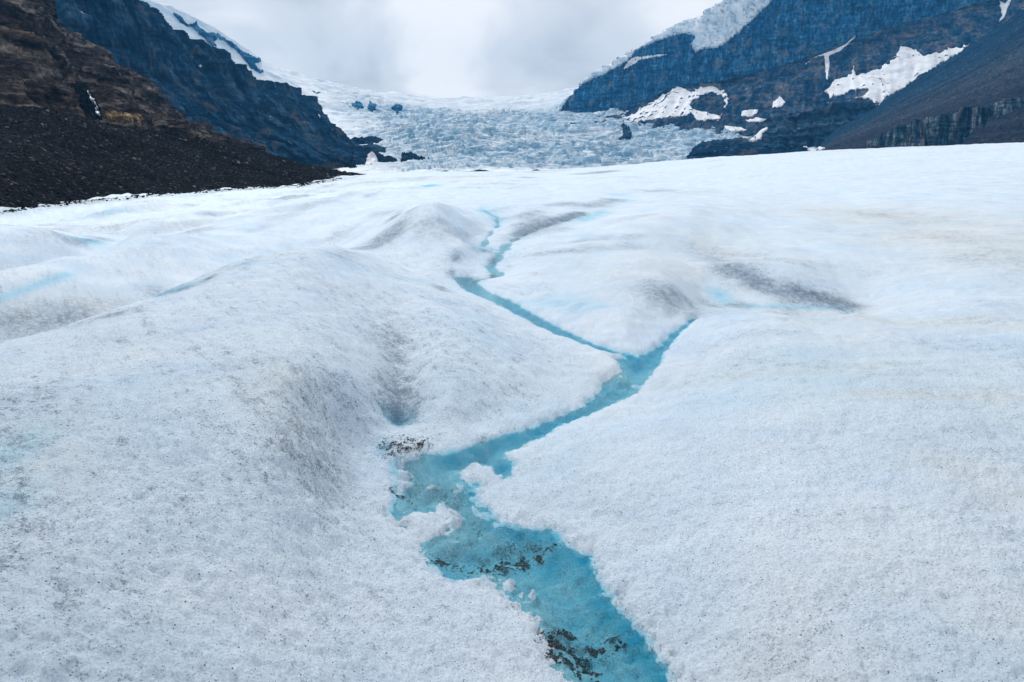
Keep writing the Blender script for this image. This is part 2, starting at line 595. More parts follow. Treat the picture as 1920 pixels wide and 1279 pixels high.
for px, py, dz in [(1030, 500, .22), (1100, 480, .28), (1200, 440, .40), (1100, 540, .22), (1180, 560, .26), (1200, 610, .18), (1110, 600, .16), (1250, 540, .36), (1300, 400, .55), (1040, 560, .16),
                   (850, 480, .16), (800, 440, .28), (720, 465, .02), (820, 400, .30), (900, 420, .16), (1000, 400, .22), (880, 495, .10), (1000, 470, .20), (970, 410, .22), (1000, 540, .14), (960, 500, .12), (860, 440, .26)]:
    cs(px, py, dz)
# near field: the big dirty mound beside the stream, its crest and the trough behind it
for px, py, z in [(0, 1279, .74), (0, 1000, .88), (0, 800, .97), (200, 1279, .62), (200, 1000, .78), (200, 800, .93),
                  (400, 1279, .46), (400, 1000, .62), (400, 800, .82), (400, 640, .99), (200, 660, 1.0), (600, 1279, .28),
                  (560, 1000, .44), (620, 1130, .25), (600, 850, .60), (560, 700, .85), (600, 600, .90), (680, 1000, .22), (690, 1100, .18),
                  (650, 760, .55), (700, 690, .52), (740, 640, .52), (750, 720, .33), (748, 790, .20), (720, 900, .20),
                  (850, 760, .38), (900, 700, .44), (820, 660, .55), (1000, 720, .33), (960, 640, .46), (850, 600, .60),
                  (1080, 690, .31), (800, 560, .66), (800, 1200, .12), (950, 1230, .10), (900, 1150, .13),
                  (1240, 1279, .13), (1400, 1279, .26), (1600, 1279, .36), (1920, 1279, .46), (1250, 1100, .19), (1400, 1000, .36),
                  (1650, 1000, .46), (1920, 1000, .55), (1100, 920, .25), (1250, 860, .36), (1450, 800, .48), (1700, 800, .58), (1920, 800, .62),
                  (1250, 760, .36), (1400, 690, .48), (1600, 680, .56), (1800, 680, .62), (1060, 850, .24), (1330, 640, .40), (1920, 660, .68)]:
    cz(px, py, z)
for px, py, Y in [(0, 646, 5.9), (100, 622, 6.4), (200, 592, 7.0), (300, 564, 7.8), (420, 525, 9.2), (500, 500, 10.8), (620, 479, 13.5), (700, 484, 14.5), (780, 505, 14.2),
                  (-300, 700, 5.0), (-300, 1000, 2.6), (-300, 600, 8.0), (-300, 540, 11), (2250, 640, 8), (2250, 900, 4), (2250, 450, 18),
                  # trough behind the mound and the next long ridge
                  (0, 642, 11.8), (100, 618, 12.6), (150, 602, 13.2), (250, 575, 14.2), (320, 545, 16.2), (400, 522, 18.0), (460, 493, 21.5), (560, 468, 25.0),
                  (0, 566, 13.8), (70, 545, 15.4), (130, 521, 17.8), (250, 472, 24.0), (360, 437, 31.0), (450, 410, 39.0), (540, 390, 49.0), (620, 374, 62.0), (700, 358, 85.0), (780, 345, 125.0),
                  (0, 561, 24.5), (60, 541, 26.5), (130, 516, 29.0), (180, 497, 32.0), (280, 455, 41.0), (380, 425, 48.0),
                  (0, 476, 29.0), (100, 462, 32.0), (0, 471, 48.0), (90, 458, 49.0), (180, 453, 37.0), (280, 426, 46.0), (400, 408, 58.0), (540, 385, 80.0), (200, 446, 52.0), (300, 421, 64.0),
                  (0, 436, 55.0), (150, 427, 66.0), (0, 431, 84.0), (150, 423, 88.0), (200, 398, 100.0), (330, 390, 105.0), (430, 375, 125.0), (500, 362, 155.0), (700, 340, 220.0),
                  # plateau between the ridge and the upper stream
                  (760, 380, 44.0), (850, 365, 55.0), (1000, 370, 46.0),
                  (1060, 350, 70.0), (900, 345, 100.0), (900, 330, 300.0), (800, 322, 800.0), (1000, 322, 800.0), (1000, 335, 160.0), (1150, 340, 90.0),
                  # far bank of the upper stream, the bowl and the long rise beside it
                  
                  (1330, 560, 11.6), (1400, 572, 11.2), (1500, 577, 11.2), (1600, 577, 11.4), (1350, 596, 9.4), (1450, 590, 9.4), (1600, 590, 9.4), (1750, 580, 9.8), (1920, 570, 9.6),
                  (1380, 510, 13.2), (1480, 520, 12.9), (1580, 545, 12.4), (1330, 470, 17.0), (1430, 440, 19.5), (1560, 450, 18.0), (1700, 500, 14.0), (1850, 520, 12.0),
                  (1700, 430, 20.0), (1920, 440, 17.0), (1500, 380, 34.0), (1700, 360, 36.0), (1920, 350, 36.0), (1250, 350, 70.0), (1450, 325, 90.0), (1700, 305, 90.0), (1920, 290, 85.0),
                  (1200, 318, 250.0), (1330, 296, 420.0), (1500, 285, 260.0), (1700, 276, 190.0), (1920, 268, 150.0), (2250, 258, 120.0), (1150, 312, 700.0), (1250, 306, 900.0),
                  (1500, 289, 420.0), (1700, 283, 330.0), (1920, 278, 280.0), (2250, 268, 240.0), (1330, 302, 900.0), (1600, 300, 900.0), (2000, 300, 700.0),
                  # edge against the moraine
                  (-300, 412, 80.0), (0, 397, 105.0), (60, 387, 118.0), (200, 372, 145.0), (340, 359, 180.0), (430, 354, 220.0), (560, 346, 300.0), (640, 331, 450.0), (690, 328, 700.0),
                  (-300, 405, 140.0), (0, 388, 180.0), (200, 365, 250.0), (430, 349, 400.0), (560, 340, 600.0), (640, 328, 900.0)]:
    cy(px, py, Y)

# what the stream covers, drawn in plan on its own sloping plane
POOL = [(1310, 597), (1278, 625), (1255, 652), (1238, 680), (1218, 712), (1192, 742), (1130, 770), (1062, 795), (1012, 822), (950, 850), (966, 872),
        (962, 893), (930, 903), (898, 915), (905, 945), (958, 986), (1045, 992), (1062, 1020), (1105, 1040), (1132, 1092), (1165, 1140), (1212, 1190), (1242, 1232), (1268, 1279), (1330, 1420),
        (1100, 1420), (1060, 1279), (1030, 1232), (1016, 1190), (985, 1150), (938, 1118), (897, 1088), (850, 1092), (812, 1064), (775, 1030), (800, 1000),
        (742, 985), (728, 968), (735, 900), (726, 862), (790, 846), (840, 850), (900, 828), (1000, 798), (1062, 772), (1108, 748), (1128, 720), (1160, 694),
        (1150, 672), (1195, 668), (1240, 645), (1262, 620), (1296, 597)]
ISLANDS = [[(752, 985), (775, 962), (815, 958), (845, 975), (838, 1000), (800, 1012), (765, 1005)],
           [(862, 888), (890, 872), (925, 878), (940, 893), (905, 905), (880, 900)]]
ARMS = [[(868, 522, 22), (892, 545, 20), (945, 566, 19), (1000, 598, 18), (1060, 627, 18), (1112, 650, 15), (1165, 664, 14), (1200, 676, 20)],
        [(935, 516, 12), (922, 500, 12), (938, 478, 12), (950, 458, 11), (985, 440, 5), (1040, 421, 4), (1082, 407, 4), (1130, 401, 5)],
        [(880, 530, 14), (930, 518, 10)],
        [(905, 393, 4), (932, 408, 5), (934, 424, 5), (918, 440, 5), (905, 462, 9), (938, 470, 9)],
        [(1140, 385, 4), (1120, 383, 3), (1085, 385, 3)]]
pool_xy = on_stream([p[0] for p in POOL], [p[1] for p in POOL])
isl_xy = [on_stream([p[0] for p in q], [p[1] for p in q]) for q in ISLANDS]
arm_xy = []
for a in ARMS:
    c = on_stream([p[0] for p in a], [p[1] for p in a])
    arm_xy.append((c, np.array([p[2] for p in a]) * c[:, 1] / F))
for c, w in arm_xy:
    for (x, y) in c:
        ctrl.append((float(x), float(y), SLOPE * float(y) + 0.07))
for k in range(0, len(pool_xy), 2):
    x, y = pool_xy[k]
    ctrl.append((float(x), float(y), SLOPE * float(y) + 0.05))

C = np.array(ctrl)
# drop near-duplicates
keep = []
for i in range(len(C)):
    if all(np.hypot(3 * (C[i, 0] / (C[i, 1] + 1.5) - C[j, 0] / (C[j, 1] + 1.5)), math.log((C[i, 1] + 1.5) / (C[j, 1] + 1.5))) > 0.03 for j in keep):
        keep.append(i)
C = C[keep]


def fan(X, Y):
    return 3.0 * X / (Y + 1.5), np.log(Y + 1.5)


def tps_k(r2):
    return 0.5 * r2 * np.log(r2 + 1e-12)


ca, cb = fan(C[:, 0], C[:, 1])
cq = C[:, 2] / (C[:, 1] + 1.5) ** 0.6
K = tps_k((ca[:, None] - ca) ** 2 + (cb[:, None] - cb) ** 2)
nC = len(C)
Amat = np.zeros((nC + 3, nC + 3))
Amat[:nC, :nC] = K + 0.0004 * np.eye(nC)
Amat[:nC, nC] = 1; Amat[:nC, nC + 1] = ca; Amat[:nC, nC + 2] = cb
Amat[nC:, :nC] = Amat[:nC, nC:].T
W = np.linalg.solve(Amat, np.concatenate([cq, np.zeros(3)]))


def smooth_z(X, Y):
    sh = np.shape(X)
    X = np.ravel(X); Y = np.ravel(Y)
    out = np.empty(len(X))
    for s in range(0, len(X), 40000):
        a, b = fan(X[s:s + 40000], Y[s:s + 40000])
        r2 = (a[:, None] - ca) ** 2 + (b[:, None] - cb) ** 2
        out[s:s + 40000] = tps_k(r2) @ W[:nC] + W[nC] + W[nC + 1] * a + W[nC + 2] * b
    return (out * (Y + 1.5) ** 0.6).reshape(sh)


def seg_dist(X, Y, a, b):
    ex, ey = b[0] - a[0], b[1] - a[1]
    t = np.clip(((X - a[0]) * ex + (Y - a[1]) * ey) / (ex * ex + ey * ey + 1e-12), 0, 1)
    return np.hypot(X - a[0] - t * ex, Y - a[1] - t * ey), t


def poly_sd(X, Y, P):
    d = np.full(X.shape, 1e9)
    inside = np.zeros(X.shape, bool)
    for k in range(len(P)):
        a, b = P[k], P[(k + 1) % len(P)]
        d = np.minimum(d, seg_dist(X, Y, a, b)[0])
        cond = (a[1] > Y) != (b[1] > Y)
        xi = (b[0] - a[0]) * (Y - a[1]) / (b[1] - a[1] + 1e-12) + a[0]
        inside ^= cond & (X < xi)
    return np.where(inside, -d, d)


def stream_sd(X, Y):
    d = poly_sd(X, Y, pool_xy)
    for q in isl_xy:
        d = np.maximum(d, -poly_sd(X, Y, q) + 0.07 * fbm2(X * 9, Y * 9, 3, 0.7, seed=14))
    for c, w in arm_xy:
        for k in range(len(c) - 1):
            dd, t = seg_dist(X, Y, c[k], c[k + 1])
            d = np.minimum(d, dd - (w[k] + (w[k + 1] - w[k]) * t))
    n5 = 0.045 * fbm2(X * 5, Y * 5, 3, seed=2)
    n15 = 0.055 * fbm2(X * 16, Y * 16, 3, 0.7, seed=5)
    n2_ = 0.19 * fbm2(X * 2.2, Y * 1.4, 3, 0.6, seed=6) + 0.01
    w1, w2 = sstep(4.5, 8, Y), sstep(9, 16, Y)
    d = d + n15 * (1 - w1) + n5 * (1 + 0.6 * w1) * (1 - w2) + n2_ * w2
    return d


def terrain(X, Y, fine=True):
    """height of the ice, signed distance to the stream's edge"""
    z = smooth_z(X, Y)
    # rolling swells, longer than they are wide, growing with distance
    far = sstep(9, 40, Y) * (1 - sstep(500, 1100, Y))
    sw = 0.5 * fbm2((X * 0.94 + Y * 0.10) / 9.0, (Y - 0.3 * X) / 26.0, 3, seed=8) + 0.75 * np.abs(fbm2((X * 0.96 + Y * 0.10) / 7.0, (Y - 0.3 * X) / 17.0, 3, seed=9)) - 0.12
    z = z + far * 0.85 * sw * (0.25 + 0.75 * (1 - sstep(-0.30, -0.08, X / (Y + 1)))) * np.clip(Y / 40, 0.4, 1.5)
    mid = sstep(11, 20, Y) * (1 - sstep(70, 160, Y)) * (1 - sstep(-0.12, 0.02, X / (Y + 1)))
    z = z + mid * 0.24 * ridge2((X * 0.95 + Y * 0.12) / 9.5, (Y - 0.3 * X) / 30.0, 2, seed=10)
    z = z + sstep(45, 110, Y) * (1 - sstep(350, 700, Y)) * 0.75 * fbm2(X / 17 + Y / 90, Y / 34, 4, 0.55, seed=19) * (1 - 0.6 * sstep(0.25, 0.4, X / (Y + 1)))
    rough_far = sstep(250, 700, Y)
    z = z + rough_far * 2.2 * fbm2(X / 30, Y / 60, 4, 0.6, seed=18)
    z = z + 0.05 * fbm2(X / 1.3, Y / 1.7, 3, seed=1) * (1 + sstep(5, 30, Y) * 1.2)
    sd = np.full(X.shape, 9.0)
    near = Y < 45
    if near.any():
        sd[near] = stream_sd(X[near], Y[near])
    zw = SLOPE * Y
    dep = 0.085 * sstep(0.04, 0.26, -sd) + 0.020 * sstep(0, 0.05, -sd)
    bank = (0.022 + 0.026 * sstep(-0.3, 0.5, X - 0.02 * Y)) * (1 + 0.8 * fbm2(X * 2.3, Y * 2.3, 2, seed=12)) * (1 - np.exp(-np.maximum(sd, 0) / 0.045)) + 0.07 * np.clip(sd, 0, 1)
    wgt = sstep(0.05, 0.85, sd)
    zin = zw - dep + 0.030 * fbm2(X * 8, Y * 9, 4, 0.6, seed=4) * (1 - sstep(8, 14, Y))
    zout = zw + bank
    z = np.where(sd < 0, zin, zout * (1 - wgt) + np.where(sd < 1.2, np.maximum(z, zw + 0.5 * bank * (1 - sstep(0.6, 1.2, sd)) - 0.4 * sstep(0.6, 1.2, sd)), z) * wgt)
    if fine:
        g = np.clip(1.15 - Y / 26.0, 0, 1)
        z = z + 0.016 * fbm2(X * 30, Y * 30, 3, 0.65, seed=17) * np.exp(-(sd / 0.10) ** 2) * (1 - sstep(4, 7, Y))
        lump = fbm2(X * 11, Y * 11, 3, 0.62, seed=21) * (1 - sstep(3.5, 9, Y)) + 1.3 * fbm2(X * 4.5, Y * 4.5, 2, 0.6, seed=22) * sstep(3.5, 8, Y)
        z = z + g * (0.021 * lump + 0.028 * fbm2(X * 3.1, Y * 3.1, 3, seed=23)) * np.where(sd < 0, 0.5, 1.0)
        f1, f2, cid = worley(X * 26, Y * 26, 2)
        z = z + np.clip(1.1 - Y / 9.0, 0, 1) * (0.011 * (cid - 0.5) + 0.008 * (0.5 - f1)) * np.where(sd < 0, 0.2, 1.0)
    return z, sd


# rows get longer with distance, columns fan out
ys = [-0.4]
while ys[-1] < 1500:
    y = ys[-1]
    ys.append(y + min(0.00105 * (abs(y) + 0.9) ** 1.75 + 0.0042, 0.035 * (y + 2)))
ys = np.array(ys)
us = np.linspace(-1.04, 1.04, 1000)
GX = us[None, :] * (ys[:, None] + 1.5)
GY = np.repeat(ys[:, None], len(us), 1)
GZ, GSD = terrain(GX, GY)
NR, NCOL = GX.shape


# dirt and painted bank shade, blue ice and warm tint, laid down on the ice in plan
HIT_Y = np.exp(np.linspace(math.log(1.2), math.log(1200), 500))


def grid_z(X, Y):
    fr = np.clip(np.interp(Y, ys, np.arange(NR)), 0, NR - 1.001)
    fc = np.clip((X / (Y + 1.5) - us[0]) / (us[1] - us[0]), 0, NCOL - 1.001)
    r, c = fr.astype(int), fc.astype(int)
    a, b = fr - r, fc - c
    return (GZ[r, c] * (1 - a) * (1 - b) + GZ[r + 1, c] * a * (1 - b) + GZ[r, c + 1] * (1 - a) * b + GZ[r + 1, c + 1] * a * b)




def ground_hit(px, py):
    """where the line of sight through px, py first meets the ice"""
    rx, m = ray(px, py)
    Y = HIT_Y
    gap = CAM_H + m * Y - grid_z(rx * Y, Y)
    below = np.nonzero(gap < 0.01)[0]
    if not len(below):
        Yh = 900.0
    elif below[0] == 0:
        Yh = Y[0]
    else:
        k = below[0]
        Yh = Y[k - 1] + (Y[k] - Y[k - 1]) * gap[k - 1] / (gap[k - 1] - gap[k] + 1e-9)
    return float(rx * Yh), float(Yh)


def splat(layer, pts, rw, rh, amt, power=2.0):
    """pts along a stroke; rw, rh its half width and half height as the photograph shows them"""
    pts = np.array(pts, float)
    if len(pts) > 1:
        seg = np.hypot(*(np.diff(pts, axis=0) / np.array([max(rw, 1), max(rh, 1)])).T)
        n = max(2, int(seg.sum() / 1.0) + 1)
        cum = np.concatenate([[0], np.cumsum(seg)])
        t = np.linspace(0, cum[-1], n)
        pts = np.stack([np.interp(t, cum, pts[:, 0]), np.interp(t, cum, pts[:, 1])], -1)
    acc = np.zeros((NR, NCOL), np.float32) if len(pts) > 1 else None
    for px, py in pts:
        x, y = ground_hit(px, py)
        z = float(grid_z(np.array([x]), np.array([y]))[0])
        sx = max(rw * y / F, 0.01)
        sy = max(rh * y * y / (F * max(0.35, CAM_H - z + 0.03 * y)), 0.02)
        r0 = int(np.searchsorted(ys, y - 2.6 * sy)); r1 = min(NR, int(np.searchsorted(ys, y + 2.6 * sy)) + 1)
        if r1 <= r0:
            continue
        yy = np.array([max(-0.3, y - 2.6 * sy), y + 2.6 * sy]) + 1.5
        cu = np.concatenate([(x - 2.6 * sx) / yy, (x + 2.6 * sx) / yy])
        k0 = max(0, int(np.searchsorted(us, cu.min())) - 1); k1 = min(NCOL, int(np.searchsorted(us, cu.max())) + 2)
        if k1 <= k0:
            continue
        q = ((GX[r0:r1, k0:k1] - x) / sx) ** 2 + ((GY[r0:r1, k0:k1] - y) / sy) ** 2
        g = np.exp(-(q ** (power / 2)))
        if acc is None:
            layer[r0:r1, k0:k1] = 1 - (1 - layer[r0:r1, k0:k1]) * (1 - amt * g)
        else:
            acc[r0:r1, k0:k1] = np.maximum(acc[r0:r1, k0:k1], g)
    if acc is not None:
        hit = np.nonzero(acc.any(axis=1))[0]
        if len(hit):
            a, b = hit[0], hit[-1] + 1
            layer[a:b] = 1 - (1 - layer[a:b]) * (1 - amt * acc[a:b])


patch_n = fbm2(GX / 1.6, GY / 2.2, 4, 0.6, seed=31)
streak_n = fbm2((GX * 0.80 + GY * 0.60) * 5.0, (GY * 0.80 - GX * 0.60) * 0.9, 4, 0.6, seed=33)
streak_r = fbm2((GX * 0.30 + GY) * 2.6, (GX - GY * 0.30) * 0.35, 4, 0.6, seed=36)
leftside = 1 - sstep(-0.3, 0.5, GX - 0.05 * GY)
streak_f = fbm2((GX * 0.80 + GY * 0.60) * 14.0, (GY * 0.80 - GX * 0.60) * 1.6, 3, 0.6, seed=34)
streak_g = fbm2((GX * 0.25 + GY) * 8.0, (GX - GY * 0.25) * 0.8, 4, 0.6, seed=37)
far_st = fbm2(GX / 14.0 + GY / 60.0, GY / 16.0, 4, 0.6, seed=38) * (1 - sstep(120, 260, GY)) + 1.2 * fbm2(GX / 70.0, GY / 130.0, 4, 0.65, seed=39) * sstep(120, 260, GY)
dirt_and_shade = 0.26 + 0.32 * patch_n + leftside * (0.15 + 0.28 * streak_n + 0.34 * streak_f) + (1 - leftside) * (0.03 + 0.26 * streak_r + 0.22 * streak_g)
dirt_and_shade = dirt_and_shade + sstep(22, 70, GY) * (0.04 + 1.25 * np.clip(far_st - 0.04, 0, 1)) * np.where(GX > 0.3 * GY, 0.45, 1.0)
dirt_and_shade = dirt_and_shade * (1 - 0.25 * sstep(10, 40, GY))


def blur(A, r):
    for ax in (0, 1):
        pad = [(0, 0), (0, 0)]; pad[ax] = (r + 1, r)
        c = np.cumsum(np.pad(A, pad, mode='edge'), axis=ax)
        n = A.shape[ax]
        A = (np.take(c, np.arange(2 * r + 1, 2 * r + 1 + n), axis=ax) - np.take(c, np.arange(0, n), axis=ax)) / (2 * r + 1)
    return A


# sharpen the middle-distance swells a little
relief = blur(GZ, 60) - blur(GZ, 7)
GZ = GZ - 0.95 * relief * sstep(7, 11, GY) * (1 - sstep(18, 42, GY)) * sstep(0.6, 1.8, GSD) * (1 - 0.6 * sstep(0.0, 0.2, GX / (GY + 1)))
blue = np.clip(0.05 + 0.10 * fbm2(GX / 2.1, GY / 3.0, 3, seed=41), 0, 0.2)
warm = np.clip(0.18 + 0.5 * fbm2(GX / 2.4 + GY / 9, GY / 1.5, 4, seed=43), 0, 1) * np.where(GX > 0.1 * GY, 1.0, 0.45)
warm = np.clip(warm + 1.3 * sstep(30, 90, GY) * np.clip(far_st, 0, 1), 0, 1)
dirt_and_shade = np.clip(dirt_and_shade, 0, 1)

for pts, rw, rh, a in [
        # the mound beside the stream: grey film, gully and hollow
        ([(30, 760), (10, 900), (5, 1050)], 90, 60, .42), ([(0, 1050), (20, 1000)], 40, 60, .30),
        ([(430, 690), (540, 760), (600, 860)], 60, 40, .20), ([(600, 700), (660, 620)], 60, 35, .14),
        ([(735, 640), (748, 700), (745, 760)], 34, 26, .50), ([(748, 740), (748, 775)], 44, 18, .75), ([(700, 745), (790, 755)], 30, 12, .30),
        ([(735, 842), (790, 835)], 26, 15, .80), ([(650, 900), (690, 960)], 40, 30, .25), ([(560, 830), (620, 960)], 30, 40, .22),
        ([(730, 560), (760, 620)], 50, 25, .25), ([(800, 640), (960, 740)], 120, 30, .22), ([(330, 950), (180, 1200)], 90, 60, .20),
        # trough pools and hollows behind the mound
        ([(310, 548), (345, 540)], 26, 9, .75), ([(390, 524)], 14, 5, .6), ([(60, 605), (200, 590)], 70, 18, .42), ([(90, 590), (110, 600)], 25, 12, .35),
        ([(700, 462), (735, 440)], 24, 10, .60), ([(738, 408)], 12, 4, .5), ([(550, 367)], 26, 3, .55), ([(395, 402)], 18, 3, .45), ([(130, 452), (190, 448)], 14, 3, .5),
        ([(680, 340), (760, 335)], 50, 5, .30), ([(985, 332)], 16, 2, .6), ([(1130, 323)], 26, 2, .7), ([(350, 385)], 12, 2, .4),
        # banks of the upper stream; the first stroke paints the shaded far bank
        ([(975, 440), (1005, 428), (1040, 416), (1085, 401)], 16, 5, 1.0), ([(920, 490), (926, 484)], 9, 6, .6), ([(855, 482)], 10, 6, .6), ([(835, 545), (828, 540)], 12, 5, .55), ([(845, 512)], 6, 4, .6),
        ([(870, 525), (885, 530)], 18, 6, .55), ([(928, 518)], 10, 4, .7), ([(905, 470)], 18, 4, .5), ([(1110, 385), (1150, 375)], 22, 5, .55), ([(1070, 380)], 20, 6, .3),
        # the bowl
        ([(1345, 480), (1440, 535), (1550, 560)], 50, 20, .60), ([(1360, 505), (1470, 545), (1560, 572)], 26, 8, .75), ([(1500, 540), (1600, 574)], 18, 4, .9), ([(1390, 470), (1560, 500)], 60, 8, .35), ([(1330, 570), (1380, 572)], 26, 6, .55),
        ([(1230, 540), (1280, 575)], 50, 16, .35), ([(1680, 410), (1760, 440), (1860, 480)], 110, 28, .42), ([(1620, 400)], 30, 6, .35), ([(1500, 592), (1900, 600)], 90, 10, .32), ([(1700, 640), (1920, 662)], 80, 7, .35), ([(1300, 660), (1700, 700)], 120, 7, .22),
        ([(1350, 690), (1600, 690)], 80, 8, .15), ([(1640, 730), (1900, 740)], 60, 5, .22), ([(1850, 1060), (1880, 1000)], 90, 60, .20),
        # grit on the bed of the pool
        ([(915, 1050), (960, 1030)], 24, 14, .85), ([(820, 1045), (850, 1040)], 16, 8, .7), ([(1000, 1025)], 20, 8, .6), ([(1040, 1180), (1060, 1215), (1110, 1240)], 26, 20, .85),
        ([(1120, 1185), (1150, 1195)], 18, 8, .8), ([(1120, 1250)], 40, 18, .5), ([(860, 960), (880, 975)], 24, 12, .45), ([(880, 1080), (960, 1075)], 30, 14, .3), ([(840, 935)], 30, 8, .3), ([(1180, 725)], 10, 6, .5), ([(1150, 705)], 20, 6, .3),
        ([(735, 925), (765, 925)], 12, 4, .7)]:
    splat(dirt_and_shade, pts, rw, rh, a)
for pts, rw, rh, a in [([(1680, 410), (1900, 480)], 140, 40, .8), ([(1250, 500), (1350, 470)], 90, 25, .55), ([(1500, 592), (1920, 610)], 120, 14, .7), ([(1640, 735), (1900, 745)], 90, 8, .8), ([(1750, 860), (1900, 930)], 110, 30, .5), ([(1400, 700), (1600, 690)], 90, 8, .6),
                       ([(640, 345), (760, 335), (900, 330)], 90, 6, .8), ([(430, 405), (330, 415)], 50, 6, .6), ([(60, 590), (180, 575)], 90, 25, .7), ([(520, 720), (560, 800)], 80, 50, .5), ([(100, 800), (120, 900)], 60, 40, .3)]:
    splat(warm, pts, rw, rh, a)
# wet, dirty patches and one painted bank shade farther off, where the single grains no longer show
veil = np.zeros_like(dirt_and_shade)
accents = [([(0, 612), (120, 596), (230, 572)], 60, 15, .24), ([(420, 502), (530, 470)], 40, 8, .16), ([(640, 480), (700, 450), (770, 400)], 30, 10, .22), ([(240, 445), (400, 415), (520, 394)], 60, 6, .18), ([(0, 492), (130, 478)], 70, 8, .18), ([(820, 505), (900, 470)], 30, 10, .16), ([(1150, 520), (1280, 560)], 60, 14, .14),
           ([(700, 462), (735, 440)], 26, 10, .8), ([(738, 408)], 13, 4, .8), ([(535, 368), (570, 366)], 26, 3.5, .85), ([(395, 402)], 22, 3.5, .7), ([(130, 452), (190, 448)], 16, 4, .6), ([(985, 332)], 18, 2.5, .9), ([(1090, 327), (1135, 322)], 22, 2.2, .9),
           ([(350, 385)], 14, 2.5, .6), ([(855, 482)], 12, 6, .8), ([(835, 545), (826, 541)], 13, 5, .8), ([(845, 512)], 8, 4, .8), ([(1060, 382), (1110, 385), (1150, 375)], 20, 5, .55), ([(905, 470)], 18, 4, .55),
           ([(975, 440), (1005, 428), (1040, 416), (1085, 401)], 15, 5, .9), ([(300, 548), (345, 540)], 24, 9, .6), ([(390, 524)], 15, 5, .7), ([(60, 605), (200, 590)], 60, 14, .4), ([(870, 520), (890, 530)], 16, 6, .5), ([(925, 490)], 9, 6, .7), ([(928, 518)], 11, 4, .8),  # first stroke darkens the shaded far bank of the upper stream
           ([(660, 346), (760, 338)], 60, 5, .35), ([(1345, 490), (1440, 540), (1590, 574)], 30, 10, .5), ([(1500, 545), (1595, 573)], 20, 4, .6), ([(1330, 572), (1380, 572)], 26, 5, .5), ([(1240, 545), (1285, 575)], 40, 12, .35), ([(748, 740), (750, 772)], 34, 14, .45), ([(735, 640), (748, 710)], 30, 24, .25)]
ra = np.random.default_rng(77)
for _ in range(60):
    ax, ay = ra.uniform(0, 1250), 326 + 150 * ra.uniform() ** 1.2
    ln = ra.uniform(10, 60) * (ay - 300) / 90
    accents.append(([(ax, ay), (ax + ln, ay - ln * ra.uniform(0.05, 0.35))], ra.uniform(8, 22) * (ay - 290) / 90, ra.uniform(1.6, 4.0) * (ay - 290) / 90, ra.uniform(0.15, 0.45)))
accents.append(([(-40, 405), (60, 391), (200, 376), (340, 363), (440, 357), (560, 349), (640, 336)], 30, 4, .5))
for pts, rw, rh, a in accents:
    splat(veil, pts, rw, rh, a)
veil = np.clip(1.9 * veil * (0.75 + 0.7 * fbm2(GX * 2.2, GY * 1.6, 4, 0.65, seed=111)) + 0.5 * sstep(35, 90, GY) * np.clip(far_st - 0.05, 0, 1) * np.where(GX > 0.3 * GY, 0.3, 1.0), 0, 1)
inside = sstep(0.03, -0.05, GSD)
blue = np.maximum(blue * (1 - inside), inside * np.clip(0.15 + 4.2 * (SLOPE * GY - 0.008 - GZ) + 0.46 * fbm2(GX * 6, GY * 9, 4, 0.68, seed=51), 0.06, 0.85))
bl2 = np.zeros_like(blue)
for pts, rw, rh, a in [([(1060, 1000), (1100, 1060), (1150, 1150), (1210, 1230), (1240, 1279)], 38, 26, 1.0), ([(1040, 1060), (1010, 1010)], 60, 30, .7),
                       ([(850, 855), (930, 840), (1010, 815), (1080, 785)], 44, 20, .95), ([(940, 880)], 26, 20, .9), ([(890, 920), (930, 970), (1000, 1000)], 26, 18, .7),
                       ([(945, 566), (1000, 598), (1060, 627), (1112, 650), (1165, 664), (1200, 680)], 24, 10, .85), ([(1300, 600), (1250, 650), (1200, 690)], 22, 12, .8),
                       ([(870, 525), (892, 545)], 24, 9, .9), ([(800, 1060), (860, 1085)], 50, 14, .7), ([(1120, 750), (1180, 730)], 30, 10, .45), ([(730, 980), (735, 880)], 10, 20, .7), ([(700, 960)], 30, 16, .35)]:
    splat(bl2, pts, rw, rh, a)
pale = np.zeros_like(blue)
for pts, rw, rh, a in [([(765, 880), (785, 930), (850, 955)], 46, 26, 1.0), ([(860, 990), (900, 1000)], 40, 22, .7), ([(930, 1090), (1000, 1130)], 46, 22, .75), ([(1060, 1110)], 40, 20, .5), ([(1160, 1250)], 40, 22, .4), ([(1150, 700), (1180, 735)], 20, 10, .6)]:
    splat(pale, pts, rw, rh, a)
blue = np.where(inside > 0.3, blue * (1 - 0.6 * pale), blue)
blue = np.maximum(blue, inside * (0.5 + 0.5 * bl2) * (bl2 > 0.12) * np.clip(0.9 + 0.35 * fbm2(GX * 7, GY * 7, 3, seed=52), 0, 1.1))
for pts, rw, rh, a in [([(750, 780)], 26, 12, .85), ([(310, 548), (340, 540)], 24, 8, .7), ([(0, 560), (60, 538), (125, 515)], 10, 3.5, .5), ([(205, 396)], 50, 4, .45), ([(800, 348)], 26, 4, .9),
                       ([(165, 451)], 24, 4, .75), ([(905, 395), (932, 410), (932, 425)], 10, 5, .45), ([(1350, 555)], 22, 12, .45), ([(1410, 575), (1580, 578)], 20, 3, .4),
                       ([(1130, 400), (1090, 410)], 14, 4, .5), ([(460, 494)], 16, 3, .45), ([(20, 850), (10, 950)], 60, 60, .25), ([(900, 465)], 20, 6, .5), ([(1160, 365)], 14, 6, .35), ([(850, 860)], 30, 12, .5), ([(720, 840)], 18, 14, .4),
                       ([(1000, 565), (1120, 575)], 40, 3, .3), ([(780, 560)], 10, 4, .0), ([(1480, 660), (1500, 740)], 120, 12, .10)]:
    splat(blue, pts, rw, rh, a)
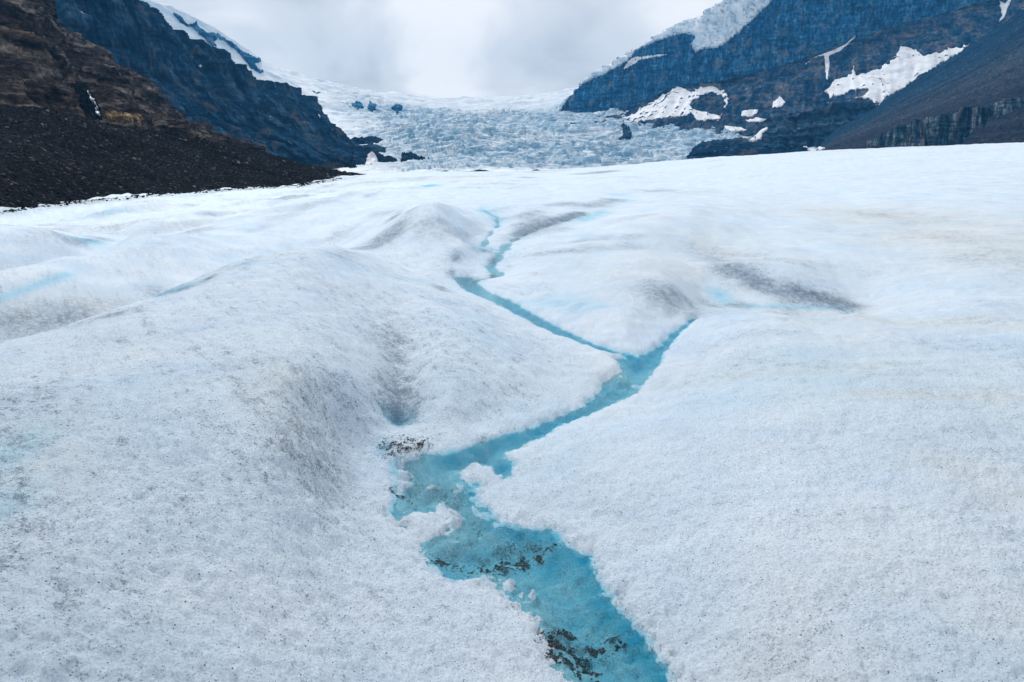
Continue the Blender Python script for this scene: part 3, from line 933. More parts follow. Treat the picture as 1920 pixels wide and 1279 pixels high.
dirt_and_shade = np.where(inside > 0.5, np.where(dirt_and_shade > 0.34, dirt_and_shade, dirt_and_shade * 0.55), dirt_and_shade)
# the grit and painted bank shade lie in broken clots and threads, not as an even veil
clot = fbm2(GX * 7, GY * 9, 4, 0.7, seed=97)
dirt_and_shade = np.clip(dirt_and_shade * (0.92 + 1.05 * clot * (1 - 0.6 * sstep(8, 20, GY)) + 0.5 * fbm2(GX * 1.5, GY * 1.1, 4, 0.65, seed=98) * sstep(6, 14, GY)), 0, 1)
# crisp white rime along the water's edge
rim = sstep(0.0, 0.04, GSD) * (1 - sstep(0.10, 0.45, GSD)) * (GY < 14)
dirt_and_shade = dirt_and_shade * (1 - 0.5 * rim * np.where(GX > 0.05 * GY, 1.0, 0.5))

slush = inside * pale * np.clip(0.35 + 1.6 * fbm2(GX * 6, GY * 8, 4, 0.65, seed=99), 0, 1.2)
GZ = GZ + 0.125 * slush
blue = blue * (1 - 0.75 * np.clip(slush, 0, 1))
px_, py_ = ground_hit(750, 782)
wob = 0.10 * fbm2(GX * 5, GY * 5, 3, 0.65, seed=121)
GZ = GZ - (0.09 + 0.25 * wob) * np.exp(-(((GX - px_ + wob) / 0.15) ** 2 + ((GY - py_ - 1.3 * wob) / 0.17) ** 2))
quads = grid_quads(NR, NCOL)[:, ::-1]
glacier_me = mesh_from('glacier', np.stack([GX, GY, GZ], -1), quads)
attr(glacier_me, 'dirt_and_shade', dirt_and_shade); attr(glacier_me, 'blue', blue); attr(glacier_me, 'warm', warm); attr(glacier_me, 'veil', veil)
link('glacier', glacier_me, MAT['ice'], 'rolling white glacier surface speckled with grit, filling the valley floor', None, 'structure')

# the water: one sheet on the stream's own plane, tucked a little under the banks
rows = int(np.searchsorted(ys, 33))
ok = GSD[:rows] < 0.035
qi = np.arange(rows * NCOL).reshape(rows, NCOL)
full = ok[:-1, :-1] & ok[:-1, 1:] & ok[1:, 1:] & ok[1:, :-1]
qs = np.stack([qi[:-1, :-1], qi[1:, :-1], qi[1:, 1:], qi[:-1, 1:]], -1)[full]
qs = qs[:, ::-1]
used, inv = np.unique(qs.ravel(), return_inverse=True)
wx, wy = GX[:rows].ravel()[used], GY[:rows].ravel()[used]
wz = SLOPE * wy - 0.008 + 0.003 * fbm2(wx * 5, wy * 5, 2, seed=61)
water_me = mesh_from('meltwater_stream', np.stack([wx, wy, wz], -1), inv.reshape(-1, 4))
link('meltwater_stream', water_me, MAT['water'], 'turquoise meltwater stream winding down the ice between two mounds', None, 'structure')


# ------------------------------------------------------------------ mountains: sheets lofted between contour lines
def loft(curves, nu, nv, splits=None):
    """curves: contour lines from ridge to foot, each a list of (px, py, forward distance), all of one length"""
    A = np.array([at([p[0] for p in c], [p[1] for p in c], [p[2] for p in c]) for c in curves])
    ref = np.array([[p[0], p[1]] for p in curves[0]], float)
    cum = np.concatenate([[0], np.cumsum(np.hypot(*np.diff(ref, axis=0).T))])
    t = np.linspace(0, cum[-1], nu)
    R = np.stack([np.stack([np.interp(t, cum, A[k, :, j]) for j in range(3)], -1) for k in range(len(curves))])
    kk = np.linspace(0, 1, len(curves)) if splits is None else np.array(splits)
    v = np.linspace(0, 1, nv)
    P = np.stack([np.stack([np.interp(v, kk, R[:, i, j]) for i in range(nu)], 1) for j in range(3)], -1)
    return P


def normals(P):
    du = np.gradient(P, axis=1); dv = np.gradient(P, axis=0)
    n = np.cross(dv, du)
    n /= np.linalg.norm(n, axis=-1, keepdims=True) + 1e-9
    flip = np.sum(n * (np.array([0, 0, CAM_H]) - P), -1, keepdims=True) < 0
    return np.where(flip, -n, n)


def with_back(P, depth, drop):
    """close the mountain behind its ridge so that it is a body, not a card"""
    top = P[0]
    d = top * np.array([1, 1, 0]); d = d / np.linalg.norm(d, axis=1, keepdims=True)
    b1 = top + d * depth * 0.35 + np.array([0, 0, -0.12 * depth])
    b2 = top + d * depth
    b2 = np.stack([b2[:, 0], b2[:, 1], np.full(len(top), drop)], -1)
    return np.concatenate([[b2], [b1], P], 0)


def make(name, P, mat, label, cat=None, kind='structure', depth=300.0, drop=-30.0, attrs=None):
    Q = with_back(P, depth, drop)
    me = mesh_from(name, Q, grid_quads(Q.shape[0], Q.shape[1]))
    for k, a in (attrs or {}).items():
        attr(me, k, np.concatenate([a[:1], a[:1], a], 0))
    o = link(name, me, mat, label, cat, kind)
    bv = BVHTree.FromPolygons([tuple(v) for v in P.reshape(-1, 3)], [tuple(int(i) for i in q) for q in grid_quads(*P.shape[:2])])
    return o, bv


def crag(P, big, flute, strata, small, size, horiz=0.35, seed=0, keep_top=0.0, strike=(0.93, -0.37)):
    """push a sheet in and out along its normal: buttresses, vertical flutes, ledges, rubble"""
    n = normals(P)
    n = n * np.array([1, 1, horiz]); n /= np.linalg.norm(n, axis=-1, keepdims=True)
    X, Y, Z = P[..., 0], P[..., 1], P[..., 2]
    s = X * strike[0] + Y * strike[1]
    d = big * fbm3(X / size, Y / size, Z / size, 4, seed=seed)
    d = d + flute * ridge2(s / (size * 0.30) + 0.5 * n2(s / size, Z / size, seed), Z / (size * 1.9), 5, seed=seed + 3)
    zz = Z + 0.30 * size * fbm2(s / (size * 1.3), Z / size, 4, 0.6, seed=seed + 9) + 0.06 * s
    for h, wt in ((size * 0.31, 0.6), (size * 0.113, 0.4)):
        saw = (zz / h + 0.2 * n2(s / (size * .5), zz / size, seed + 15)) % 1.0
        mask = sstep(-0.15, 0.3, fbm2(s / (size * 0.9), Z / (size * 0.4), 3, seed=seed + 17 + int(h)))
        d = d + strata * wt * mask * (sstep(0.0, 0.2, saw) - saw)
    d = d + small * fbm3(X / (size * .12), Y / (size * .12), Z / (size * .12), 3, 0.6, seed=seed + 5)
    w = 1.0 - keep_top * (1 - sstep(0, 0.06, np.linspace(0, 1, P.shape[0])))[:, None]
    return P + n * (d * w)[..., None]


# the icefield and icefall that close the valley
ICE_X = [150, 270, 340, 400, 440, 490, 560, 640, 720, 800, 860, 930, 1000, 1060, 1120, 1250, 1400, 1560]
SKY_Y = [-110, -3, 20, 50, 78, 112, 139, 159, 176, 182, 185, 184, 178, 168, 160, 150, 150, 150]
c0 = [(x, y, d) for x, y, d in zip(ICE_X, SKY_Y, np.interp(ICE_X, [150, 560, 860, 1560], [2700, 3500, 4300, 4300]))]
c1 = [(x, y * 0.55 + 0.45 * 245 if x < 760 else y * 0.5 + 0.5 * 250, d) for x, y, d in zip(ICE_X, SKY_Y, np.interp(ICE_X, [150, 560, 860, 1560], [2500, 3050, 3300, 3300]))]
c2 = [(x, 252, d) for x, d in zip(ICE_X, np.interp(ICE_X, [150, 560, 860, 1560], [2350, 2500, 2350, 2350]))]
c3 = [(x, 290, d) for x, d in zip(ICE_X, np.interp(ICE_X, [150, 560, 860, 1560], [2150, 2100, 1700, 1750]))]
c4 = [(x, 323, d) for x, d in zip(ICE_X, np.interp(ICE_X, [150, 560, 860, 1560], [1700, 1600, 1150, 1150]))]
c5 = [(x, 332, d) for x, d in zip(ICE_X, np.interp(ICE_X, [150, 560, 860, 1560], [1200, 1100, 900, 900]))]
P = loft([c0, c1, c2, c3, c4, c5], 640, 420, [0, .22, .45, .72, .93, 1.0])
X, Y, Z = P[..., 0], P[..., 1], P[..., 2]
pxg = X / Y * F
rough = sstep(-330, -150, pxg + (Y - 1500) * 0.03) * (1 - 0.9 * sstep(3100, 3900, Y)) * sstep(900, 1250, Y)
wxx = X + 26 * n2(X / 110, Y / 110, 3); wyy = Y + 60 * n2(X / 260, Y / 200, 4)
f1, f2, cid = worley(wxx / 52, wyy / 30, 5)
g1, g2, gid = worley(wxx / 17, wyy / 13, 9)
step = fbm2(X / 520, Y / 200, 4, 0.55, seed=71)
crev = ridge2(wxx / 150, wyy / 34, 3, seed=77)
tall = 0.45 + 1.2 * np.clip(0.5 + 1.4 * step, 0, 1)
dz = rough * tall * (11 * (cid - 0.45) * sstep(0.02, 0.2, f2 - f1) + 8 * (gid - 0.5) + 6 * crev - 6 * (1 - sstep(0, 0.12, f2 - f1)))
dz = dz + 26 * step * sstep(1100, 1700, Y)
dz = dz + (1 - rough) * (10 * ridge2((X + Y) / 160, (Y - X) / 420, 3, seed=73) + 3 * fbm2(X / 40, Y / 40, 3, seed=74))
dz[:3] *= 0.4
P = P + np.stack([np.zeros_like(dz), np.zeros_like(dz), dz], -1)
icefall, bv_ice = make('icefall', P, MAT['icefall'], 'broken pale blue icefall and snowfield closing the head of the valley', depth=900, attrs={'broken': rough})

# blue-black cliff on the moraine's side of the valley
top = [(-250, -330, 1150), (150, -120, 1250), (270, 8, 1400), (330, 58, 1500), (420, 114, 1650), (480, 152, 1780), (530, 170, 1860), (580, 206, 1950), (620, 242, 2050), (650, 268, 2120), (700, 270, 2250), (740, 281, 2350), (768, 296, 2400), (792, 304, 2480)]
mid = [(-250, 0, 1020), (150, 90, 1120), (270, 150, 1250), (330, 170, 1330), (420, 210, 1450), (480, 235, 1550), (530, 240, 1620), (580, 262, 1700), (620, 284, 1800), (650, 296, 1880), (700, 298, 2000), (740, 302, 2120), (768, 308, 2200), (792, 309, 2300)]
foot = [(-250, 260, 820), (150, 250, 950), (270, 268, 1020), (330, 275, 1060), (420, 292, 1120), (480, 302, 1180), (530, 315, 1240), (580, 324, 1320), (620, 326, 1400), (650, 327, 1480), (700, 327, 1600), (740, 326, 1720), (768, 318, 1850), (792, 312, 2000)]
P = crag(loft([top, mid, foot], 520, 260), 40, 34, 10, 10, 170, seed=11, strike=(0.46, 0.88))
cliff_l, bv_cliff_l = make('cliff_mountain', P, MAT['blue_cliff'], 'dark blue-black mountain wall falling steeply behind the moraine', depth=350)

# the brown stepped rock in front of it
top = [(-600, -420, 560), (-300, -300, 620), (0, -160, 680), (60, -60, 710), (100, 20, 740), (130, 66, 760), (200, 110, 800), (250, 148, 840), (290, 180, 880), (340, 228, 930), (400, 260, 980), (490, 284, 1050)]
mid = [(-600, -60, 450), (-300, -30, 490), (0, 30, 540), (60, 70, 560), (100, 110, 590), (130, 140, 610), (200, 170, 640), (250, 195, 680), (290, 212, 720), (340, 243, 770), (400, 268, 830), (490, 290, 900)]
foot = [(-600, 260, 330), (-300, 240, 350), (0, 225, 390), (60, 230, 405), (100, 238, 420), (130, 245, 430), (200, 255, 450), (250, 262, 480), (290, 268, 510), (340, 275, 560), (400, 285, 640), (490, 300, 760)]
P = crag(loft([top, mid, foot], 420, 260), 18, 8, 10, 5.0, 70, horiz=0.6, seed=21, strike=(0.6, 0.8))
brown, bv_brown = make('brown_mountain', P, MAT['brown'], 'brown ledged rock slope with ochre streaks above the dark moraine', depth=160)

# the moraine
top = [(-500, 140, 150), (-200, 178, 190), (0, 196, 230), (60, 198, 240), (120, 209, 255), (190, 229, 280), (300, 250, 330), (400, 266, 390), (480, 281, 440), (560, 304, 520), (640, 322, 600), (700, 329, 680)]
foot = [(-500, 424, 66), (-200, 407, 88), (0, 396, 105), (60, 386, 118), (120, 379, 130), (200, 371, 145), (340, 358, 180), (400, 357, 200), (440, 352, 225), (560, 345, 300), (640, 330, 450), (700, 329.5, 670)]
sub = [(p[0], p[1] + 16, p[2] * 0.94) for p in foot]
P = loft([top, foot, sub], 620, 200, [0, .93, 1])
X, Y, Z = P[..., 0], P[..., 1], P[..., 2]
P[..., 2] += 1.3 * fbm2(X / 22, Y / 30, 4, seed=81) + 0.5 * fbm2(X / 4, Y / 5, 3, 0.6, seed=82) + 0.22 * fbm2(X / 1.3, Y / 1.6, 2, seed=83)
moraine, bv_mor = make('moraine', P, MAT['gravel'], 'dark gravel moraine bank sloping down to the edge of the ice', depth=60, drop=-6)
MOR_P = P

# the great cliff with the glacier hanging from it
top = [(1040, 222, 3380), (1100, 149, 3280), (1180, 99, 3180), (1260, 54, 3080), (1340, 13, 2980), (1420, -28, 2920), (1500, -62, 2870), (1700, -110, 2760), (2000, -130, 2600), (2200, -140, 2450)]
mid = [(1042, 225, 3330), (1100, 222, 3180), (1180, 208, 3060), (1260, 166, 2980), (1340, 160, 2880), (1420, 140, 2800), (1500, 115, 2740), (1700, 45, 2640), (2000, -30, 2480), (2200, -50, 2350)]
foot = [(1050, 240, 2750), (1100, 238, 2700), (1180, 240, 2600), (1260, 250, 2450), (1340, 275, 2200), (1420, 292, 1950), (1500, 296, 1850), (1700, 300, 1800), (2000, 300, 1700), (2200, 300, 1550)]
P0 = loft([top, mid], 560, 170)
Pc = crag(P0, 34, 26, 9, 12, 130, seed=31)
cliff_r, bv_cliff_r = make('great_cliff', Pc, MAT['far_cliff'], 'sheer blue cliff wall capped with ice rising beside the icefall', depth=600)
P1 = loft([mid, foot], 560, 200)
P1 = crag(P1, 24, 14, 12, 7, 150, horiz=1.0, seed=37)
P1[:6] = P1[:6] * np.linspace(0, 1, 6)[:, None, None] + Pc[-1][None] * (1 - np.linspace(0, 1, 6)[:, None, None])
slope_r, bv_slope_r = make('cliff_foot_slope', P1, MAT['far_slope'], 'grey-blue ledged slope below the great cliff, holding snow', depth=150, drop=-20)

# scree slope descending from the upper corner
top = [(1522, 290, 1520), (1570, 243, 1480), (1640, 203, 1420), (1730, 145, 1350), (1820, 85, 1280), (1920, 18, 1200), (2100, -80, 1100), (2250, -140, 1020)]
foot = [(1515, 296, 1300), (1560, 298, 1250), (1620, 300, 1150), (1700, 300, 1050), (1800, 300, 950), (1900, 300, 880), (2080, 300, 800), (2230, 300, 720)]
P = loft([top, foot], 300, 200)
n = normals(P)
X, Y, Z = P[..., 0], P[..., 1], P[..., 2]
P = P + n * (9 * fbm3(X / 160, Y / 160, Z / 160, 4, seed=91) + 1.2 * fbm3(X / 12, Y / 12, Z / 12, 3, seed=92))[..., None]
scree, bv_scree = make('scree_slope', P, MAT['scree'], 'smooth grey scree slope running down from the upper corner', depth=160, attrs={'down': np.repeat(np.linspace(0, 1, 200)[:, None], 300, 1), 'along': np.repeat(np.linspace(0, 1, 300)[None], 200, 0)})


# ------------------------------------------------------------------ rock outcrops and snow patches that lie on the slopes
def outcrop(name, top, foot, mat, label, size, big, flute, strata, small, nu=150, nv=60, depth=60, cat='rock outcrop', seed=0):
    P = crag(loft([top, foot], nu, nv), big, flute, strata, small, size, seed=seed)
    return make(name, P, mat, label, cat, None, depth=depth, drop=-10)


band_o, bv_band = outcrop('rock_band', [(1636, 268, 1120), (1680, 243, 1100), (1720, 228, 1085), (1770, 222, 1060), (1810, 206, 1040), (1850, 204, 1020), (1890, 190, 1000), (1930, 188, 980), (2100, 170, 920)],
                          [(1636, 284, 1080), (1680, 284, 1050), (1720, 284, 1030), (1770, 284, 1000), (1810, 284, 980), (1850, 284, 960), (1890, 284, 940), (1930, 284, 920), (2100, 284, 860)],
                          MAT['band'], 'pale fluted rock band at the foot of the scree slope', 60, 7, 14, 5, 3, 240, 80, seed=41)
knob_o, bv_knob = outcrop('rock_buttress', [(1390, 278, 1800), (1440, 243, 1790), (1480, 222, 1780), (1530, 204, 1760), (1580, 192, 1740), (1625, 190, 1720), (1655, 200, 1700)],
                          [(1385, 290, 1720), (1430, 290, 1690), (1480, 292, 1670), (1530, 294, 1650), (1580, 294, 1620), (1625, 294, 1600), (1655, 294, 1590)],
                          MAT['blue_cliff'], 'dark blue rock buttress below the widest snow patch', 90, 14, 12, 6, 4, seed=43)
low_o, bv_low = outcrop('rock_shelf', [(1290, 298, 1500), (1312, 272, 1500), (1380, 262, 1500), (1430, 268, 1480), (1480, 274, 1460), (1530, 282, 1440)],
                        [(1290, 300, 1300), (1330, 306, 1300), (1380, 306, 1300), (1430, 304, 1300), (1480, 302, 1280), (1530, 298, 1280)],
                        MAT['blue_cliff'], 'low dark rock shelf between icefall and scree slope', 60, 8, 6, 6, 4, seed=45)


def inside_poly(px, py, poly):
    ins = np.zeros(px.shape, bool)
    n = len(poly)
    for k in range(n):
        (ax, ay), (bx, by) = poly[k], poly[(k + 1) % n]
        c = (ay > py) != (by > py)
        ins ^= c & (px < (bx - ax) * (py - ay) / (by - ay + 1e-9) + ax)
    return ins


def patch(name, poly, bvs, thick, mat, label, cat='snow patch', rag=3.0, step=1.6, bulge=0.0, seed=0, group=None, cuts=(), craggy=0.0, soften=3):
    """a sheet of snow (or rock) lying on the slope it covers, with real thickness"""
    poly = [(float(a), float(b)) for a, b in poly]
    x0, x1 = min(p[0] for p in poly) - 4, max(p[0] for p in poly) + 4
    y0, y1 = min(p[1] for p in poly) - 4, max(p[1] for p in poly) + 4
    gx = np.arange(x0, x1, step); gy = np.arange(y0, y1, step)
    PX, PY = np.meshgrid(gx, gy)
    WX = PX + rag * fbm2(PX / 14, PY / 9, 3, 0.6, seed=seed + 100)
    WY = PY + rag * fbm2(PX / 12, PY / 12, 3, 0.6, seed=seed + 140)
    WX = WX + rag * 0.75 * fbm2(PX / 5, PY / 4, 3, 0.65, seed=seed + 180)
    WY = WY + rag * 0.75 * fbm2(PX / 5, PY / 4, 3, 0.65, seed=seed + 220)
    ok = inside_poly(WX, WY, poly)
    for c in cuts:
        ok &= ~inside_poly(WX, WY, c)
    V = np.zeros(PX.shape + (3,)); Nn = np.zeros(PX.shape + (3,))
    o = Vector((0, 0, CAM_H))
    for j, i in zip(*np.nonzero(ok)):
        rx, m = ray(PX[j, i], PY[j, i])
        d = Vector((float(rx), 1.0, float(m))).normalized()
        best = None
        for bv in bvs:
            h = bv.ray_cast(o, d)
            if h[0] is not None and (best is None or h[3] < best[3]):
                best = h
        if best is None:
            ok[j, i] = False
            continue
        V[j, i] = best[0]
        nn = best[1] if best[1].dot(d) < 0 else -best[1]
        Nn[j, i] = nn
    # smooth normals a little, and fill thickness towards the middle
    inner = ok.astype(float)
    for _ in range(4):
        inner[1:-1, 1:-1] = (inner[1:-1, 1:-1] * 2 + inner[:-2, 1:-1] + inner[2:, 1:-1] + inner[1:-1, :-2] + inner[1:-1, 2:]) / 6 * ok[1:-1, 1:-1]
    # smooth the sheet so that it drifts over the ledges below
    for _ in range(soften):
        S = V.copy(); Wt = ok.astype(float)[..., None]; acc = V * Wt; wt = Wt.copy()
        for dj, di in ((0, 1), (0, -1), (1, 0), (-1, 0)):
            acc += np.roll(V * Wt, (dj, di), (0, 1)); wt += np.roll(Wt, (dj, di), (0, 1))
        sm = acc / np.maximum(wt, 1)
        jump = np.linalg.norm(sm - V, axis=-1, keepdims=True) > 90
        V = np.where(Wt > 0, np.where(jump, V, sm), V)
    up = np.array([0, -0.75, 0.66])
    T = V + (up if soften > 3 else Nn * 0.5 + up * 0.5) * (thick * (0.45 + 0.55 * inner) + bulge * inner ** 2)[..., None]
    if craggy:
        T = T + up * (craggy * inner * (ridge2(PX / 5, PY / 11, 3, seed=seed) + 0.6 * fbm2(PX / 2.5, PY / 2.5, 2, seed=seed)))[..., None]
    full = ok[:-1, :-1] & ok[:-1, 1:] & ok[1:, 1:] & ok[1:, :-1]
    dY = np.maximum.reduce([V[:-1, :-1, 1], V[:-1, 1:, 1], V[1:, 1:, 1], V[1:, :-1, 1]]) - np.minimum.reduce([V[:-1, :-1, 1], V[:-1, 1:, 1], V[1:, 1:, 1], V[1:, :-1, 1]])
    full &= dY < 160
    if not full.any():
        return None
    qi = np.arange(PX.size).reshape(PX.shape)
    q = np.stack([qi[:-1, :-1], qi[1:, :-1], qi[1:, 1:], qi[:-1, 1:]], -1)[full]
    # skirt along the rim
    edges = {}
    for f in q:
        for a, b in ((f[0], f[1]), (f[1], f[2]), (f[2], f[3]), (f[3], f[0])):
            if (b, a) in edges:
                del edges[(b, a)]
            else:
                edges[(a, b)] = 1
    n0 = PX.size
    low = V - (Nn * 0.6 + up * 0.4) * thick * 0.8
    rim = np.array([(a, a + n0, b + n0, b) for a, b in edges], int)
    allq = np.concatenate([q, rim])
    verts = np.concatenate([T.reshape(-1, 3), low.reshape(-1, 3)])
    used, inv = np.unique(allq.ravel(), return_inverse=True)
    me = mesh_from(name, verts[used], inv.reshape(-1, 4), smooth=not craggy)
    return link(name, me, mat, label, cat, None, group)


R_ALL = [bv_cliff_r, bv_slope_r]
SN = MAT['snow']
# ice cap and hanging glacier
patch('hanging_glacier', [(1048, 176), (1100, 140), (1180, 90), (1260, 44), (1340, 2), (1400, -30), (1500, -60), (1478, -25), (1450, 2), (1432, 20), (1418, 34), (1400, 50), (1382, 66), (1360, 84), (1345, 92), (1318, 94), (1302, 99),
                          (1294, 84), (1302, 68), (1282, 64), (1262, 70), (1236, 78), (1212, 88), (1192, 98), (1184, 110), (1164, 124), (1140, 138), (1110, 152), (1088, 164), (1070, 182), (1058, 200), (1048, 216), (1040, 206)],
      R_ALL, 7, MAT['hanging'], 'white glacier tongue hanging over the edge of the great cliff', 'glacier', rag=4, bulge=5, seed=1, soften=3)
patch('snow_patch', [(1178, 112), (1190, 106), (1215, 104), (1252, 100), (1250, 105), (1220, 110), (1200, 114), (1185, 124), (1166, 134), (1172, 122)], R_ALL, 2.5, SN, 'thin snow ribbon on a ledge under the ice cap', rag=2, seed=2, step=1.2)
patch('snow_patch', [(1160, 222), (1185, 212), (1210, 196), (1235, 182), (1255, 168), (1272, 160), (1284, 164), (1296, 172), (1312, 162), (1328, 160), (1345, 164), (1362, 172), (1368, 190), (1362, 206), (1350, 212), (1357, 195), (1352, 180), (1330, 178), (1306, 186), (1295, 196),
                     (1304, 206), (1340, 212), (1358, 214), (1350, 228), (1306, 228), (1296, 216), (1270, 222), (1230, 226), (1190, 232)], R_ALL, 3, SN, 'snow fan spread against the foot of the great cliff', seed=3, rag=6, soften=6)
patch('snow_patch', [(1448, 192), (1456, 186), (1460, 178), (1468, 186), (1474, 192), (1466, 202), (1446, 204)], R_ALL, 3, SN, 'small triangular snow patch above the rock buttress', rag=2, seed=4, step=1.2)
patch('snow_patch', [(1390, 208), (1424, 204), (1420, 214), (1406, 222), (1388, 218)], R_ALL, 3, SN, 'small blocky snow patch between the snow fan and the triangular patch', rag=2, seed=5, step=1.2)
patch('snow_patch', [(1396, 224), (1420, 220), (1440, 224), (1430, 230), (1400, 230)], R_ALL, 3, SN, 'narrow level snow strip below the small blocky patch', rag=2, seed=6, step=1.2)
patch('snow_patch', [(1544, 172), (1552, 160), (1562, 150), (1590, 142), (1596, 130), (1600, 112), (1604, 138), (1620, 138), (1650, 126), (1676, 108), (1686, 88), (1694, 86), (1712, 88), (1724, 98), (1732, 104), (1756, 98), (1790, 88), (1822, 82), (1808, 96), (1770, 118), (1740, 136),
                     (1708, 158), (1676, 178), (1656, 190), (1646, 204), (1640, 198), (1632, 188), (1596, 186), (1620, 176), (1628, 168), (1606, 170), (1580, 180), (1556, 186)], R_ALL + [bv_knob], 3.5, SN, 'widest white snow patch, forked, on the slope beside the scree', seed=7, rag=6, soften=6)
patch('snow_patch', [(1506, 121), (1530, 106), (1550, 98), (1566, 92), (1590, 78), (1606, 62), (1604, 72), (1584, 90), (1572, 100), (1556, 104), (1556, 125), (1553, 150), (1548, 150), (1546, 124), (1544, 105), (1526, 110), (1512, 122)], R_ALL, 2.5, SN, 'thin Y-shaped snow gully above the widest snow patch', rag=1.5, seed=8, step=1.1)
patch('snow_patch', [(1872, 0), (1884, 6), (1890, -4), (1900, -6), (1890, 18), (1884, 34), (1872, 44), (1868, 48), (1878, 28), (1874, 14)], R_ALL, 3, SN, 'broken snow chute at the top edge above the scree', rag=2, seed=9, step=1.2)
patch('snow_patch', [(1400, 266), (1414, 256), (1424, 246), (1436, 240), (1444, 240), (1432, 252), (1428, 262), (1412, 268)], R_ALL + [bv_knob, bv_low], 5, SN, 'small snow wedge against the side of the rock buttress', rag=2, seed=10, step=1.2)
patch('snow_patch', [(1356, 236), (1390, 238), (1404, 246), (1380, 250), (1362, 246)], R_ALL + [bv_low, bv_ice], 5, SN, 'flat snow strip at the edge of the icefall', rag=2, seed=11, step=1.2)
patch('snow_patch', [(1512, 276), (1530, 272), (1550, 279), (1534, 287), (1514, 286)], [bv_low, bv_scree], 4, SN, 'tiny snow strip at the foot of the scree slope', rag=2, seed=12, step=1.1)
patch('snow_patch', [(688, 292), (698, 284), (706, 290), (712, 306), (718, 322), (690, 324), (684, 312)], [bv_cliff_l], 5, SN, 'snow cone in the notch at the low end of the blue-black mountain', rag=2, seed=13, step=1.2)
patch('snow_patch', [(372, 124), (380, 122), (379, 128), (373, 128)], [bv_cliff_l], 5, SN, 'tiny snow spot halfway up the blue-black mountain wall', rag=0.6, seed=14, step=1.0)
patch('snow_patch', [(594, 214), (600, 216), (603, 222), (598, 222)], [bv_cliff_l], 5, SN, 'tiny snow spot near the ridge of the blue-black mountain', rag=0.6, seed=15, step=1.0)
# rock showing through the icefield
RB = MAT['far_cliff']
patch('rock_rib', [(322, 26), (336, 30), (352, 48), (364, 48), (368, 40), (374, 54), (392, 66), (408, 64), (420, 74), (440, 84), (462, 104), (484, 112), (492, 118), (478, 122), (484, 130), (500, 136), (486, 138), (470, 130), (462, 118), (446, 100), (424, 82), (408, 74), (400, 82), (412, 90), (396, 88), (378, 68), (370, 62), (362, 54), (350, 52), (336, 42)],
      [bv_ice], 10, RB, 'long blue rock rib breaking the snowfield above the blue-black mountain', 'rock outcrop', rag=4, bulge=4, seed=21, step=1.2, craggy=8)
for pl, lb, sd2 in (([(660, 192), (670, 188), (682, 194), (682, 205), (668, 207), (660, 200)], 'blue rock outcrop in the snowfield, nearest the rock rib of the three', 31),
                    ([(688, 198), (694, 188), (698, 194), (706, 196), (704, 206), (698, 212), (690, 208)], 'blue rock outcrop in the snowfield, middle one of the three', 33),
                    ([(732, 206), (738, 198), (748, 194), (760, 202), (752, 210), (744, 218), (742, 210)], 'blue rock outcrop in the snowfield, nearest the icefall of the three', 35),
                    ([(582, 172), (592, 170), (606, 173), (594, 176)], 'thin dark rock sliver in the smooth snow slope', 37),
                    ([(1164, 240), (1169, 230), (1177, 235), (1184, 250), (1184, 261), (1162, 263), (1158, 258), (1168, 252)], 'dark rock tooth standing in the icefall below the great cliff', 39),
                    ([(752, 286), (776, 288), (790, 294), (806, 296), (792, 299), (806, 302), (776, 301), (752, 304)], 'low dark rock point running into the icefall', 41)):
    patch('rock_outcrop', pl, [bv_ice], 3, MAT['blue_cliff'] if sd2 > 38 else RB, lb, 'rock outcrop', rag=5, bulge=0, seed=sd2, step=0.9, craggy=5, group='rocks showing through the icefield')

# ------------------------------------------------------------------ waterfall and ochre ledge on the brown rock
patch('rock_gully', [(138, 160), (150, 158), (166, 168), (178, 184), (188, 204), (194, 226), (176, 226), (160, 212), (150, 196), (144, 178)], [bv_brown], 1.5, MAT['wet_rock'], 'black wet rock gully that the thin waterfall runs down', 'rock gully', rag=5, seed=50, step=1.0, craggy=3)
m, n_, l_, b_ = new_mat('falling_water')
cc = ramp(n_, l_, nz(n_, l_, n_.new('ShaderNodeNewGeometry').outputs['Position'], 0.5, 4, 0.7), [(0.35, (0.10, 0.15, 0.22)), (0.6, (0.62, 0.70, 0.78))])
l_.new(cc, b_.inputs['Base Color'])
patch('waterfall', [(169, 176), (172, 177), (174, 186), (179, 194), (184, 206), (188, 222), (184, 222), (181, 208), (174, 194), (170, 186)], [bv_brown], 4.5, m, 'thin broken white waterfall in a black gully above the moraine', 'waterfall', rag=1.6, seed=51, step=0.8)
patch('rock_ledge', [(194, 222), (210, 217), (240, 218), (268, 220), (270, 228), (262, 234), (236, 231), (210, 229)], [bv_brown], 3, MAT['ochre'], 'ochre rock ledge just above the crest of the moraine', 'rock ledge', rag=3, seed=53, step=1.0, craggy=3)


